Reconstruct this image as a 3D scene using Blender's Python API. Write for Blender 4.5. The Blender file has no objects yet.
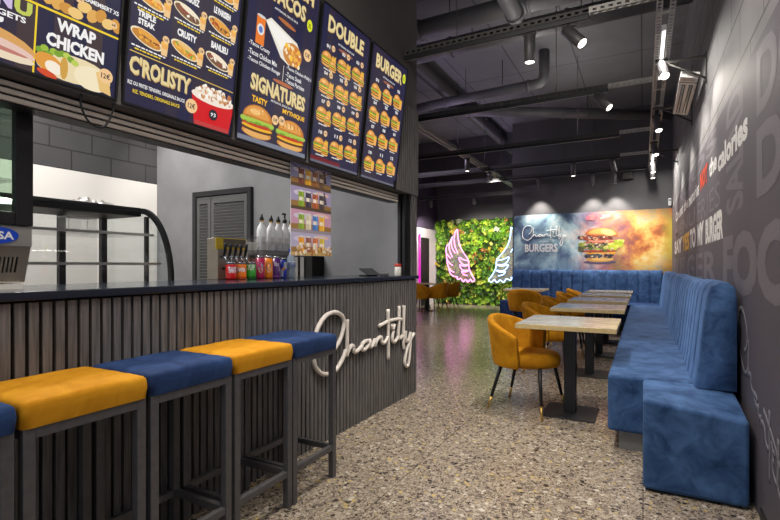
import bpy, bmesh, math, random
from mathutils import Vector, Matrix, Euler
PI = math.pi
scene = bpy.context.scene
COL = scene.collection
random.seed(7)

# ------------------------------------------------------------------ helpers
def lin(c):
    return tuple(((x / 255.0) / 12.92 if x <= 10 else (((x / 255.0) + 0.055) / 1.055) ** 2.4) for x in c)

class MB:
    """collects faces with a colour, a material slot and a smooth flag"""
    def __init__(self):
        self.v = []; self.f = []; self.c = []; self.m = []; self.s = []
        self.col = (1, 1, 1); self.mi = 0; self.sm = False
        self.used_col = False
    def color(self, c):
        self.col = lin(c); self.used_col = True; return self
    def face(self, idx):
        self.f.append(tuple(idx)); self.c.append(self.col); self.m.append(self.mi); self.s.append(self.sm)
    def add(self, pts):
        b = len(self.v); self.v.extend([tuple(p) for p in pts]); return b
    def poly(self, pts):
        b = self.add(pts); self.face(range(b, b + len(pts))); return self
    def box(self, x0, x1, y0, y1, z0, z1, M=None):
        P = [(x0, y0, z0), (x1, y0, z0), (x1, y1, z0), (x0, y1, z0), (x0, y0, z1), (x1, y0, z1), (x1, y1, z1), (x0, y1, z1)]
        if M is not None: P = [tuple(M @ Vector(p)) for p in P]
        b = self.add(P)
        for q in ((0, 3, 2, 1), (4, 5, 6, 7), (0, 1, 5, 4), (1, 2, 6, 5), (2, 3, 7, 6), (3, 0, 4, 7)):
            self.face([b + i for i in q])
        return self
    def prism(self, pts, d):
        """polygon pts (3d, planar) pushed by vector d"""
        n = len(pts); d = Vector(d)
        b = self.add(pts); t = self.add([tuple(Vector(p) + d) for p in pts])
        self.face(list(range(b, b + n))[::-1]); self.face(range(t, t + n))
        for i in range(n):
            j = (i + 1) % n; self.face((b + i, b + j, t + j, t + i))
        return self
    def tube(self, pts, r, n=10, closed=False, caps=True, r2=None, nrm=None):
        P = [Vector(p) for p in pts]; k = len(P)
        rs = [r] * k if not isinstance(r, (list, tuple)) else list(r)
        sm0 = self.sm
        T = []
        for i in range(k):
            a = P[(i - 1) % k] if (closed or i > 0) else P[i]
            c = P[(i + 1) % k] if (closed or i < k - 1) else P[i]
            t = c - a
            T.append(t.normalized() if t.length > 1e-9 else Vector((0, 0, 1)))
        up = Vector((0, 0, 1)) if abs(T[0].z) < 0.9 else Vector((1, 0, 0))
        N = (up - T[0] * up.dot(T[0])).normalized()
        rings = []
        for i in range(k):
            if nrm is not None: N = Vector(nrm)
            N = N - T[i] * N.dot(T[i])
            if N.length < 1e-6:
                up = Vector((0, 0, 1)) if abs(T[i].z) < 0.9 else Vector((1, 0, 0)); N = up - T[i] * up.dot(T[i])
            N.normalize(); B = T[i].cross(N)
            rb = rs[i] if r2 is None else r2
            rings.append(self.add([tuple(P[i] + N * (rs[i] * math.cos(2 * PI * j / n)) + B * (rb * math.sin(2 * PI * j / n))) for j in range(n)]))
        self.sm = True
        for i in range(k if closed else k - 1):
            a = rings[i]; b = rings[(i + 1) % k]
            for j in range(n):
                jj = (j + 1) % n; self.face((a + j, a + jj, b + jj, b + j))
        self.sm = sm0
        if caps and not closed:
            self.face([rings[0] + j for j in range(n)][::-1]); self.face([rings[-1] + j for j in range(n)])
        return self
    def cyl(self, p0, p1, r0, r1=None, n=16):
        return self.tube([p0, p1], [r0, r0 if r1 is None else r1], n)
    def lathe(self, prof, c=(0, 0, 0), n=20, M=None):
        """prof [(r,z)...]"""
        rings = []
        for r, z in prof:
            P = [(c[0] + r * math.cos(2 * PI * j / n), c[1] + r * math.sin(2 * PI * j / n), c[2] + z) for j in range(n)]
            if M is not None: P = [tuple(M @ Vector(p)) for p in P]
            rings.append(self.add(P))
        for i in range(len(prof) - 1):
            a, b = rings[i], rings[i + 1]
            for j in range(n):
                jj = (j + 1) % n; self.face((a + j, a + jj, b + jj, b + j))
        self.face([rings[0] + j for j in range(n)][::-1]); self.face([rings[-1] + j for j in range(n)])
        return self
    def grid(self, fn, nu, nv, wrapu=False, flip=False):
        """fn(i,j) -> point; i in 0..nu, j in 0..nv"""
        cu = nu if wrapu else nu + 1
        b = self.add([fn(i, j) for i in range(cu) for j in range(nv + 1)])
        for i in range(nu):
            for j in range(nv):
                i2 = (i + 1) % cu
                q = (b + i * (nv + 1) + j, b + i2 * (nv + 1) + j, b + i2 * (nv + 1) + j + 1, b + i * (nv + 1) + j + 1)
                self.face(q[::-1] if flip else q)
        return b
    def build(self, name, mats, parent=None, bevel=0, seg=2, sub=0, loc=None, smooth=None, recalc=True):
        me = bpy.data.meshes.new(name)
        me.from_pydata(self.v, [], self.f)
        if not isinstance(mats, (list, tuple)): mats = [mats]
        for m in mats: me.materials.append(m)
        me.polygons.foreach_set('material_index', self.m)
        me.polygons.foreach_set('use_smooth', [True] * len(self.f) if smooth else self.s)
        if self.used_col:
            at = me.color_attributes.new('Col', 'FLOAT_COLOR', 'CORNER')
            buf = []
            for p, c in zip(me.polygons, self.c):
                buf.extend([c[0], c[1], c[2], 1.0] * p.loop_total)
            at.data.foreach_set('color', buf)
        if recalc:
            bm = bmesh.new(); bm.from_mesh(me)
            bmesh.ops.recalc_face_normals(bm, faces=bm.faces); bm.to_mesh(me); bm.free()
        me.update()
        o = bpy.data.objects.new(name, me); COL.objects.link(o)
        if parent is not None: o.parent = parent
        if loc: o.location = loc
        if bevel:
            md = o.modifiers.new('Bevel', 'BEVEL'); md.width = bevel; md.segments = seg; md.limit_method = 'ANGLE'; md.angle_limit = 0.6
            md.harden_normals = False
            me.polygons.foreach_set('use_smooth', [True] * len(self.f))
            wn = o.modifiers.new('WN', 'WEIGHTED_NORMAL'); wn.keep_sharp = False
        if sub:
            sd = o.modifiers.new('Sub', 'SUBSURF'); sd.levels = sub; sd.render_levels = sub
        return o

def tag(o, label, cat, group=None, kind=None):
    o['label'] = label; o['category'] = cat
    if group: o['group'] = group
    if kind: o['kind'] = kind
    return o
def thing(name, label, cat, loc=(0, 0, 0), rz=0, group=None):
    o = bpy.data.objects.new(name, None); COL.objects.link(o)
    o.empty_display_size = 0.1
    o.location = loc; o.rotation_euler = (0, 0, rz)
    return tag(o, label, cat, group)
def struct(o):
    o['kind'] = 'structure'; return o
def dup(root, loc=None, rz=None, label=None):
    r = root.copy(); COL.objects.link(r)
    if loc is not None: r.location = loc
    if rz is not None: r.rotation_euler = (0, 0, rz)
    if label: r['label'] = label
    for ch in list(root.children):
        c = ch.copy(); COL.objects.link(c); c.parent = r
        for g in list(ch.children):
            d = g.copy(); COL.objects.link(d); d.parent = c
    return r

# ------------------------------------------------------------------ materials
def newmat(name):
    m = bpy.data.materials.new(name); m.use_nodes = True
    nt = m.node_tree; return m, nt, nt.nodes['Principled BSDF']
def P(name, rgb, rough=0.5, metal=0.0, spec=0.5, emit=None, estr=0, coat=0, trans=0, ior=1.45, alpha=1, noise=0, nscale=20, bump=0, bscale=200, sheen=0):
    m, nt, b = newmat(name)
    c = lin(rgb)
    b.inputs['Base Color'].default_value = (*c, 1)
    b.inputs['Roughness'].default_value = rough; b.inputs['Metallic'].default_value = metal
    b.inputs['Specular IOR Level'].default_value = spec
    b.inputs['Coat Weight'].default_value = coat
    b.inputs['Transmission Weight'].default_value = trans; b.inputs['IOR'].default_value = ior
    b.inputs['Alpha'].default_value = alpha
    if sheen:
        b.inputs['Sheen Weight'].default_value = sheen; b.inputs['Sheen Roughness'].default_value = 0.4
        b.inputs['Sheen Tint'].default_value = (*[min(1, x * 3 + .05) for x in c], 1)
    if emit:
        b.inputs['Emission Color'].default_value = (*lin(emit), 1); b.inputs['Emission Strength'].default_value = estr
    L = nt.links
    if noise or bump:
        tc = nt.nodes.new('ShaderNodeTexCoord')
    if noise:
        n = nt.nodes.new('ShaderNodeTexNoise'); n.inputs['Scale'].default_value = nscale; n.inputs['Detail'].default_value = 5
        L.new(tc.outputs['Object'], n.inputs['Vector'])
        r = nt.nodes.new('ShaderNodeMapRange'); r.inputs[1].default_value = .3; r.inputs[2].default_value = .7
        r.inputs[3].default_value = 1 - noise; r.inputs[4].default_value = 1 + noise
        L.new(n.outputs[0], r.inputs[0])
        mx = nt.nodes.new('ShaderNodeMix'); mx.data_type = 'RGBA'; mx.blend_type = 'MULTIPLY'; mx.inputs[0].default_value = 1
        mx.inputs[6].default_value = (*c, 1)
        L.new(r.outputs[0], mx.inputs[7]); L.new(mx.outputs[2], b.inputs['Base Color'])
    if bump:
        n2 = nt.nodes.new('ShaderNodeTexNoise'); n2.inputs['Scale'].default_value = bscale; n2.inputs['Detail'].default_value = 3
        L.new(tc.outputs['Object'], n2.inputs['Vector'])
        bp = nt.nodes.new('ShaderNodeBump'); bp.inputs['Strength'].default_value = bump; bp.inputs['Distance'].default_value = .004
        L.new(n2.outputs[0], bp.inputs['Height']); L.new(bp.outputs[0], b.inputs['Normal'])
    return m
def attr_mat(name, rough=0.5, estr=0.0, spec=0.4, coat=0):
    m, nt, b = newmat(name)
    a = nt.nodes.new('ShaderNodeAttribute'); a.attribute_name = 'Col'
    b.inputs['Roughness'].default_value = rough; b.inputs['Specular IOR Level'].default_value = spec
    b.inputs['Coat Weight'].default_value = coat
    if estr:
        b.inputs['Base Color'].default_value = (.01, .01, .01, 1)
        nt.links.new(a.outputs['Color'], b.inputs['Emission Color']); b.inputs['Emission Strength'].default_value = estr
    else:
        nt.links.new(a.outputs['Color'], b.inputs['Base Color'])
    return m
def emis(name, rgb, s):
    return P(name, (10, 10, 10), .4, emit=rgb, estr=s)

M = {}
M['black'] = P('black_plastic', (22, 22, 24), .45)
M['black_metal'] = P('black_metal', (38, 38, 41), .42, .3, noise=.15, nscale=60)
M['stool_metal'] = P('stool_metal', (94, 92, 94), .45, .35, noise=.12, nscale=40)
M['dark_paint'] = P('dark_paint', (88, 87, 90), .75, noise=.12, nscale=2.5, bump=.25, bscale=60)
M['fascia'] = P('fascia_paint', (84, 81, 80), .75, noise=.10, nscale=1.5, bump=.2, bscale=40)
M['purple_paint'] = P('purple_paint', (72, 62, 82), .75, noise=.1, nscale=2)
M['white_paint'] = P('white_paint', (215, 210, 210), .6, noise=.03, nscale=2)
M['duct'] = P('duct_paint', (104, 103, 105), .5, .2, noise=.12, nscale=4)
M['strut'] = P('strut_dark', (70, 69, 67), .5, .3)
M['galv'] = P('galvanised', (165, 162, 158), .45, .5, noise=.12, nscale=30)
M['concrete'] = P('concrete_plaster', (122, 122, 124), .7, noise=.16, nscale=2.2, bump=.15, bscale=30)
M['white_panel'] = P('white_wall_panel', (232, 228, 222), .35, noise=.02, nscale=3)
M['counter_top'] = P('counter_top', (38, 42, 54), .14, noise=.08, nscale=30)
M['groove'] = P('groove_black', (14, 13, 13), .8)
M['gold'] = P('brass', (196, 160, 92), .3, .9)
M['chrome'] = P('chrome', (200, 200, 205), .18, 1.0)
M['steel'] = P('brushed_steel', (190, 188, 182), .35, .75, noise=.06, nscale=15)
M['beige_steel'] = P('warm_steel', (176, 164, 146), .4, .5, noise=.06, nscale=15)
M['white_letter'] = P('white_letter', (222, 214, 206), .5)
M['cream_plastic'] = P('cream_plastic', (232, 228, 220), .4)
M['white_plastic'] = P('white_plastic', (236, 236, 236), .35)
M['blue_plastic'] = P('blue_plastic', (28, 70, 190), .35)
M['wood_edge'] = P('pale_wood_edge', (204, 180, 128), .45, noise=.12, nscale=25)
M['lens'] = emis('lamp_lens', (255, 246, 232), 5)
M['tube_lamp'] = emis('tube_lamp', (255, 250, 242), 2.5)
M['plinth'] = P('grey_plinth', (128, 126, 124), .4, .2, noise=.1, nscale=10)
M['picture_lit'] = attr_mat('screen_picture', .35, estr=1.0)
M['picture'] = attr_mat('printed_picture', .55)
M['gloss_print'] = attr_mat('gloss_print', .3, coat=.3)
M['leaf'] = attr_mat('leaf', .55, spec=.3)
M['pink_neon'] = emis('pink_neon', (255, 140, 215), 3.6)
M['blue_neon'] = emis('blue_neon', (170, 205, 255), 3.6)
M['magenta'] = emis('magenta_strip', (215, 24, 180), 1.3)
M['backing'] = P('planting_backing', (48, 64, 24), .9)
M['cable'] = P('cable_black', (16, 16, 16), .5)
M['louvre'] = P('louvre_grey', (88, 88, 88), .5, .2)
M['door_frame'] = P('door_frame_grey', (40, 40, 42), .45, .2)
M['foil'] = P('foil', (205, 200, 195), .3, .7, noise=.1, nscale=40)
M['glass'] = None
def glass_mat(name, tint=(1, 1, 1), refl=0.12, rough=.02):
    m = bpy.data.materials.new(name); m.use_nodes = True; nt = m.node_tree; nt.nodes.clear()
    o = nt.nodes.new('ShaderNodeOutputMaterial'); mx = nt.nodes.new('ShaderNodeMixShader')
    t = nt.nodes.new('ShaderNodeBsdfTransparent'); g = nt.nodes.new('ShaderNodeBsdfGlossy')
    t.inputs[0].default_value = (*tint, 1); g.inputs['Roughness'].default_value = rough
    fr = nt.nodes.new('ShaderNodeLayerWeight'); fr.inputs[0].default_value = .5
    pw = nt.nodes.new('ShaderNodeMath'); pw.operation = 'POWER'; pw.inputs[1].default_value = 4
    ad = nt.nodes.new('ShaderNodeMath'); ad.operation = 'MULTIPLY_ADD'; ad.inputs[1].default_value = .5; ad.inputs[2].default_value = refl; ad.use_clamp = True
    nt.links.new(fr.outputs['Facing'], pw.inputs[0]); nt.links.new(pw.outputs[0], ad.inputs[0]); nt.links.new(ad.outputs[0], mx.inputs[0])
    nt.links.new(t.outputs[0], mx.inputs[1]); nt.links.new(g.outputs[0], mx.inputs[2]); nt.links.new(mx.outputs[0], o.inputs[0])
    return m
M['glass'] = glass_mat('clear_glass', (.95, .97, .97), .05)
M['dark_glass'] = glass_mat('cabinet_glass', (.86, .93, .87), .05)  # greenish reflections in the machine door are put into the glass tint
M['acrylic'] = glass_mat('acrylic', (.95, .95, .95), .06)
M['wing_acrylic'] = P('wing_acrylic', (150, 142, 146), .3, alpha=.26)

def velvet(name, dark, light, sheen, scale=6):
    """crushed velvet: patches of nap brushed two ways"""
    m, nt, b = newmat(name); L = nt.links
    tc = nt.nodes.new('ShaderNodeTexCoord')
    n = nt.nodes.new('ShaderNodeTexNoise'); n.inputs['Scale'].default_value = scale; n.inputs['Detail'].default_value = 6; n.inputs['Roughness'].default_value = .62; n.inputs['Distortion'].default_value = .6
    L.new(tc.outputs['Object'], n.inputs['Vector'])
    cr = nt.nodes.new('ShaderNodeValToRGB'); cr.color_ramp.elements[0].position = .32; cr.color_ramp.elements[1].position = .7
    cr.color_ramp.elements[0].color = (*lin(dark), 1); cr.color_ramp.elements[1].color = (*lin(light), 1)
    L.new(n.outputs[0], cr.inputs[0]); L.new(cr.outputs[0], b.inputs['Base Color'])
    b.inputs['Roughness'].default_value = .8; b.inputs['Specular IOR Level'].default_value = .15
    b.inputs['Sheen Weight'].default_value = sheen; b.inputs['Sheen Roughness'].default_value = .35
    b.inputs['Sheen Tint'].default_value = (*[min(1, x * 1.6 + .04) for x in lin(light)], 1)
    n2 = nt.nodes.new('ShaderNodeTexNoise'); n2.inputs['Scale'].default_value = 45; n2.inputs['Detail'].default_value = 3
    L.new(tc.outputs['Object'], n2.inputs['Vector'])
    bp = nt.nodes.new('ShaderNodeBump'); bp.inputs['Strength'].default_value = .25; bp.inputs['Distance'].default_value = .004
    L.new(n2.outputs[0], bp.inputs['Height']); L.new(bp.outputs[0], b.inputs['Normal'])
    return m
M['blue_velvet'] = velvet('blue_velvet', (34, 58, 95), (76, 108, 154), .45, 7)
M['navy_velvet'] = velvet('navy_velvet', (24, 40, 74), (46, 70, 114), .3, 9)
M['mustard'] = velvet('mustard_velvet', (158, 102, 8), (194, 136, 24), .35, 9)
M['mustard_cushion'] = velvet('mustard_cushion', (184, 122, 16), (212, 150, 34), .3, 9)

def slat_wood(name, dark, light):
    m, nt, b = newmat(name); L = nt.links
    tc = nt.nodes.new('ShaderNodeTexCoord'); mp = nt.nodes.new('ShaderNodeMapping'); mp.inputs['Scale'].default_value = (30, 30, 1.6)
    n = nt.nodes.new('ShaderNodeTexNoise'); n.inputs['Scale'].default_value = 3; n.inputs['Detail'].default_value = 6
    L.new(tc.outputs['Object'], mp.inputs[0]); L.new(mp.outputs[0], n.inputs['Vector'])
    cr = nt.nodes.new('ShaderNodeValToRGB'); cr.color_ramp.elements[0].position = .3; cr.color_ramp.elements[1].position = .75
    cr.color_ramp.elements[0].color = (*lin(dark), 1); cr.color_ramp.elements[1].color = (*lin(light), 1)
    L.new(n.outputs[0], cr.inputs[0]); L.new(cr.outputs[0], b.inputs['Base Color'])
    b.inputs['Roughness'].default_value = .6
    return m
M['slat'] = slat_wood('slat_wood', (73, 71, 71), (120, 117, 116))

def terrazzo():
    m, nt, b = newmat('terrazzo'); L = nt.links; N = nt.nodes
    tc = N.new('ShaderNodeTexCoord')
    def layer(scale, rnd, gap, ramp):
        v = N.new('ShaderNodeTexVoronoi'); v.inputs['Scale'].default_value = scale; v.inputs['Randomness'].default_value = 1
        d = N.new('ShaderNodeTexVoronoi'); d.feature = 'DISTANCE_TO_EDGE'; d.inputs['Scale'].default_value = scale
        L.new(dist.outputs[0], v.inputs['Vector']); L.new(dist.outputs[0], d.inputs['Vector'])
        sp = N.new('ShaderNodeSeparateColor'); L.new(v.outputs['Color'], sp.inputs[0])
        cr = N.new('ShaderNodeValToRGB'); cr.color_ramp.interpolation = 'CONSTANT'
        e = cr.color_ramp.elements
        while len(e) < len(ramp): e.new(.5)
        for k, (p, c) in enumerate(ramp): e[k].position = p; e[k].color = (*lin(c), 1)
        L.new(sp.outputs[0], cr.inputs[0])
        gt = N.new('ShaderNodeMath'); gt.operation = 'GREATER_THAN'; 
        # chips of unlike size: threshold varies per cell
        mr = N.new('ShaderNodeMapRange'); mr.inputs[3].default_value = gap[0]; mr.inputs[4].default_value = gap[1]
        L.new(sp.outputs[1], mr.inputs[0]); L.new(d.outputs['Distance'], gt.inputs[0]); L.new(mr.outputs[0], gt.inputs[1])
        return cr, gt
    nz = N.new('ShaderNodeTexNoise'); nz.inputs['Scale'].default_value = 45
    L.new(tc.outputs['Object'], nz.inputs['Vector'])
    dist = N.new('ShaderNodeMix'); dist.data_type = 'VECTOR'; dist.inputs[0].default_value = .02
    L.new(tc.outputs['Object'], dist.inputs[4]); L.new(nz.outputs['Color'], dist.inputs[5])
    dist2 = dist
    class D: pass
    out = dist.outputs[1]
    d_ = D(); d_.outputs = [out]; dist = d_
    big = [(0, (70, 62, 56)), (.12, (150, 138, 126)), (.3, (176, 166, 150)), (.45, (112, 102, 94)), (.60, (208, 200, 186)), (.68, (196, 174, 116)), (.76, (90, 82, 78)), (.9, (182, 172, 158))]
    sml = [(0, (64, 56, 52)), (.2, (176, 166, 152)), (.4, (136, 124, 110)), (.6, (190, 178, 160)), (.8, (96, 86, 80))]
    c1, g1 = layer(42, 1, (.05, .36), big)
    c2, g2 = layer(110, 1, (.04, .2), sml)
    m1 = N.new('ShaderNodeMix'); m1.data_type = 'RGBA'; m1.inputs[6].default_value = (*lin((158, 145, 128)), 1)
    L.new(g2.outputs[0], m1.inputs[0]); L.new(c2.outputs[0], m1.inputs[7])
    m2 = N.new('ShaderNodeMix'); m2.data_type = 'RGBA'
    L.new(g1.outputs[0], m2.inputs[0]); L.new(m1.outputs[2], m2.inputs[6]); L.new(c1.outputs[0], m2.inputs[7])
    # slab joints
    br = N.new('ShaderNodeTexBrick'); br.offset = 0; br.inputs['Scale'].default_value = 1
    br.inputs['Brick Width'].default_value = 1.2; br.inputs['Row Height'].default_value = 1.2; br.inputs['Mortar Size'].default_value = .003
    br.inputs['Color1'].default_value = (.95, .93, .91, 1); br.inputs['Color2'].default_value = (.89, .87, .85, 1); br.inputs['Mortar'].default_value = (.35, .33, .3, 1)
    L.new(tc.outputs['Object'], br.inputs['Vector'])
    m3 = N.new('ShaderNodeMix'); m3.data_type = 'RGBA'; m3.blend_type = 'MULTIPLY'; m3.inputs[0].default_value = 1
    L.new(m2.outputs[2], m3.inputs[6]); L.new(br.outputs[0], m3.inputs[7]); L.new(m3.outputs[2], b.inputs['Base Color'])
    b.inputs['Roughness'].default_value = .2; b.inputs['Specular IOR Level'].default_value = .55
    return m
M['terrazzo'] = terrazzo()

def panels(name, rgb, axis, w, h, off, mort=.006, var=.05, line=.25, offset=0.0, rough=.7, noise=.12):
    """painted panels or blocks with joints; axis = (u,v) object axes"""
    m, nt, b = newmat(name); L = nt.links; N = nt.nodes
    tc = N.new('ShaderNodeTexCoord'); sx = N.new('ShaderNodeSeparateXYZ'); L.new(tc.outputs['Object'], sx.inputs[0])
    cx = N.new('ShaderNodeCombineXYZ'); L.new(sx.outputs[axis[0]], cx.inputs[0]); L.new(sx.outputs[axis[1]], cx.inputs[1])
    ad = N.new('ShaderNodeVectorMath'); ad.operation = 'SUBTRACT'; ad.inputs[1].default_value = (off[0], off[1], 0); L.new(cx.outputs[0], ad.inputs[0])
    br = N.new('ShaderNodeTexBrick'); br.offset = offset; br.inputs['Scale'].default_value = 1; br.inputs['Brick Width'].default_value = w; br.inputs['Row Height'].default_value = h
    br.inputs['Mortar Size'].default_value = mort; br.inputs['Mortar Smooth'].default_value = .1
    c = lin(rgb)
    br.inputs['Color1'].default_value = (*c, 1); br.inputs['Color2'].default_value = (*[x * (1 - var) for x in c], 1); br.inputs['Mortar'].default_value = (*[x * line for x in c], 1)
    L.new(ad.outputs[0], br.inputs['Vector'])
    n = N.new('ShaderNodeTexNoise'); n.inputs['Scale'].default_value = 2; n.inputs['Detail'].default_value = 6; L.new(tc.outputs['Object'], n.inputs['Vector'])
    r = N.new('ShaderNodeMapRange'); r.inputs[1].default_value = .3; r.inputs[2].default_value = .7; r.inputs[3].default_value = 1 - noise; r.inputs[4].default_value = 1 + noise
    L.new(n.outputs[0], r.inputs[0])
    mx = N.new('ShaderNodeMix'); mx.data_type = 'RGBA'; mx.blend_type = 'MULTIPLY'; mx.inputs[0].default_value = 1
    L.new(br.outputs[0], mx.inputs[6]); L.new(r.outputs[0], mx.inputs[7]); L.new(mx.outputs[2], b.inputs['Base Color'])
    bp = N.new('ShaderNodeBump'); bp.inputs['Strength'].default_value = .5; bp.inputs['Distance'].default_value = .006; bp.invert = True
    L.new(br.outputs['Fac'], bp.inputs['Height']); L.new(bp.outputs[0], b.inputs['Normal'])
    b.inputs['Roughness'].default_value = rough
    return m
M['ceiling'] = panels('ceiling_panels', (117, 117, 119), (0, 1), .885, 2.7, (-.015, 7.85), .009, .06, .35)
M['block_right'] = panels('painted_blocks', (128, 126, 128), (1, 2), .62, .31, (0, 2.39), .007, .06, .25, .5)
M['block_kitchen'] = panels('black_blocks', (72, 70, 72), (1, 2), .44, .22, (.1, 2.25), .008, .08, .35, .5)

def light_wood():
    m, nt, b = newmat('table_laminate'); L = nt.links; N = nt.nodes
    tc = N.new('ShaderNodeTexCoord'); mp = N.new('ShaderNodeMapping'); mp.inputs['Scale'].default_value = (3, 60, 3); L.new(tc.outputs['Object'], mp.inputs[0])
    n = N.new('ShaderNodeTexNoise'); n.inputs['Scale'].default_value = 2; n.inputs['Detail'].default_value = 5; L.new(mp.outputs[0], n.inputs['Vector'])
    cr = N.new('ShaderNodeValToRGB'); cr.color_ramp.elements[0].color = (*lin((156, 150, 136)), 1); cr.color_ramp.elements[1].color = (*lin((196, 190, 174)), 1)
    cr.color_ramp.elements[0].position = .35; cr.color_ramp.elements[1].position = .65
    L.new(n.outputs[0], cr.inputs[0]); L.new(cr.outputs[0], b.inputs['Base Color']); b.inputs['Roughness'].default_value = .14; b.inputs['Specular IOR Level'].default_value = .8
    return m
M['laminate'] = light_wood()

# ------------------------------------------------------------------ lettering
_txt = {}
def text2d(s, bold=.0, res=2):
    k = (s, bold, res)
    if k in _txt: return _txt[k]
    cu = bpy.data.curves.new('t', 'FONT'); cu.body = s; cu.size = 1; cu.offset = bold; cu.resolution_u = res; cu.fill_mode = 'FRONT'
    ob = bpy.data.objects.new('t', cu); COL.objects.link(ob)
    dg = bpy.context.evaluated_depsgraph_get(); ev = ob.evaluated_get(dg)
    me = ev.to_mesh(); vs = [(v.co.x, v.co.y) for v in me.vertices]; fs = [tuple(p.vertices) for p in me.polygons]
    ev.to_mesh_clear(); bpy.data.objects.remove(ob); bpy.data.curves.remove(cu)
    x0 = min(v[0] for v in vs); x1 = max(v[0] for v in vs); y0 = min(v[1] for v in vs); y1 = max(v[1] for v in vs)
    vs = [((x - x0) / (x1 - x0), (y - y0) / max(1e-6, (y1 - y0))) for x, y in vs]
    _txt[k] = (vs, fs); return _txt[k]
def letters(mb, s, box, fn, bold=.03, res=2):
    """fit text s into box (s0,t0,s1,t1) of a surface, fn(s,t) -> point"""
    vs, fs = text2d(s, bold, res); a, b, c, d = box
    k = mb.add([fn(a + x * (c - a), b + y * (d - b)) for x, y in vs])
    for f in fs: mb.face([k + i for i in f])
def smooth_path(pts, n=4):
    """Catmull-Rom through 2d points"""
    out = []
    for i in range(len(pts) - 1):
        p0 = pts[max(i - 1, 0)]; p1 = pts[i]; p2 = pts[i + 1]; p3 = pts[min(i + 2, len(pts) - 1)]
        for k in range(n):
            t = k / n
            out.append(tuple(.5 * (2 * b + (c - a) * t + (2 * a - 5 * b + 4 * c - d) * t * t + (3 * b - a - 3 * c + d) * t ** 3) for a, b, c, d in zip(p0, p1, p2, p3)))
    out.append(pts[-1]); return out

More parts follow.
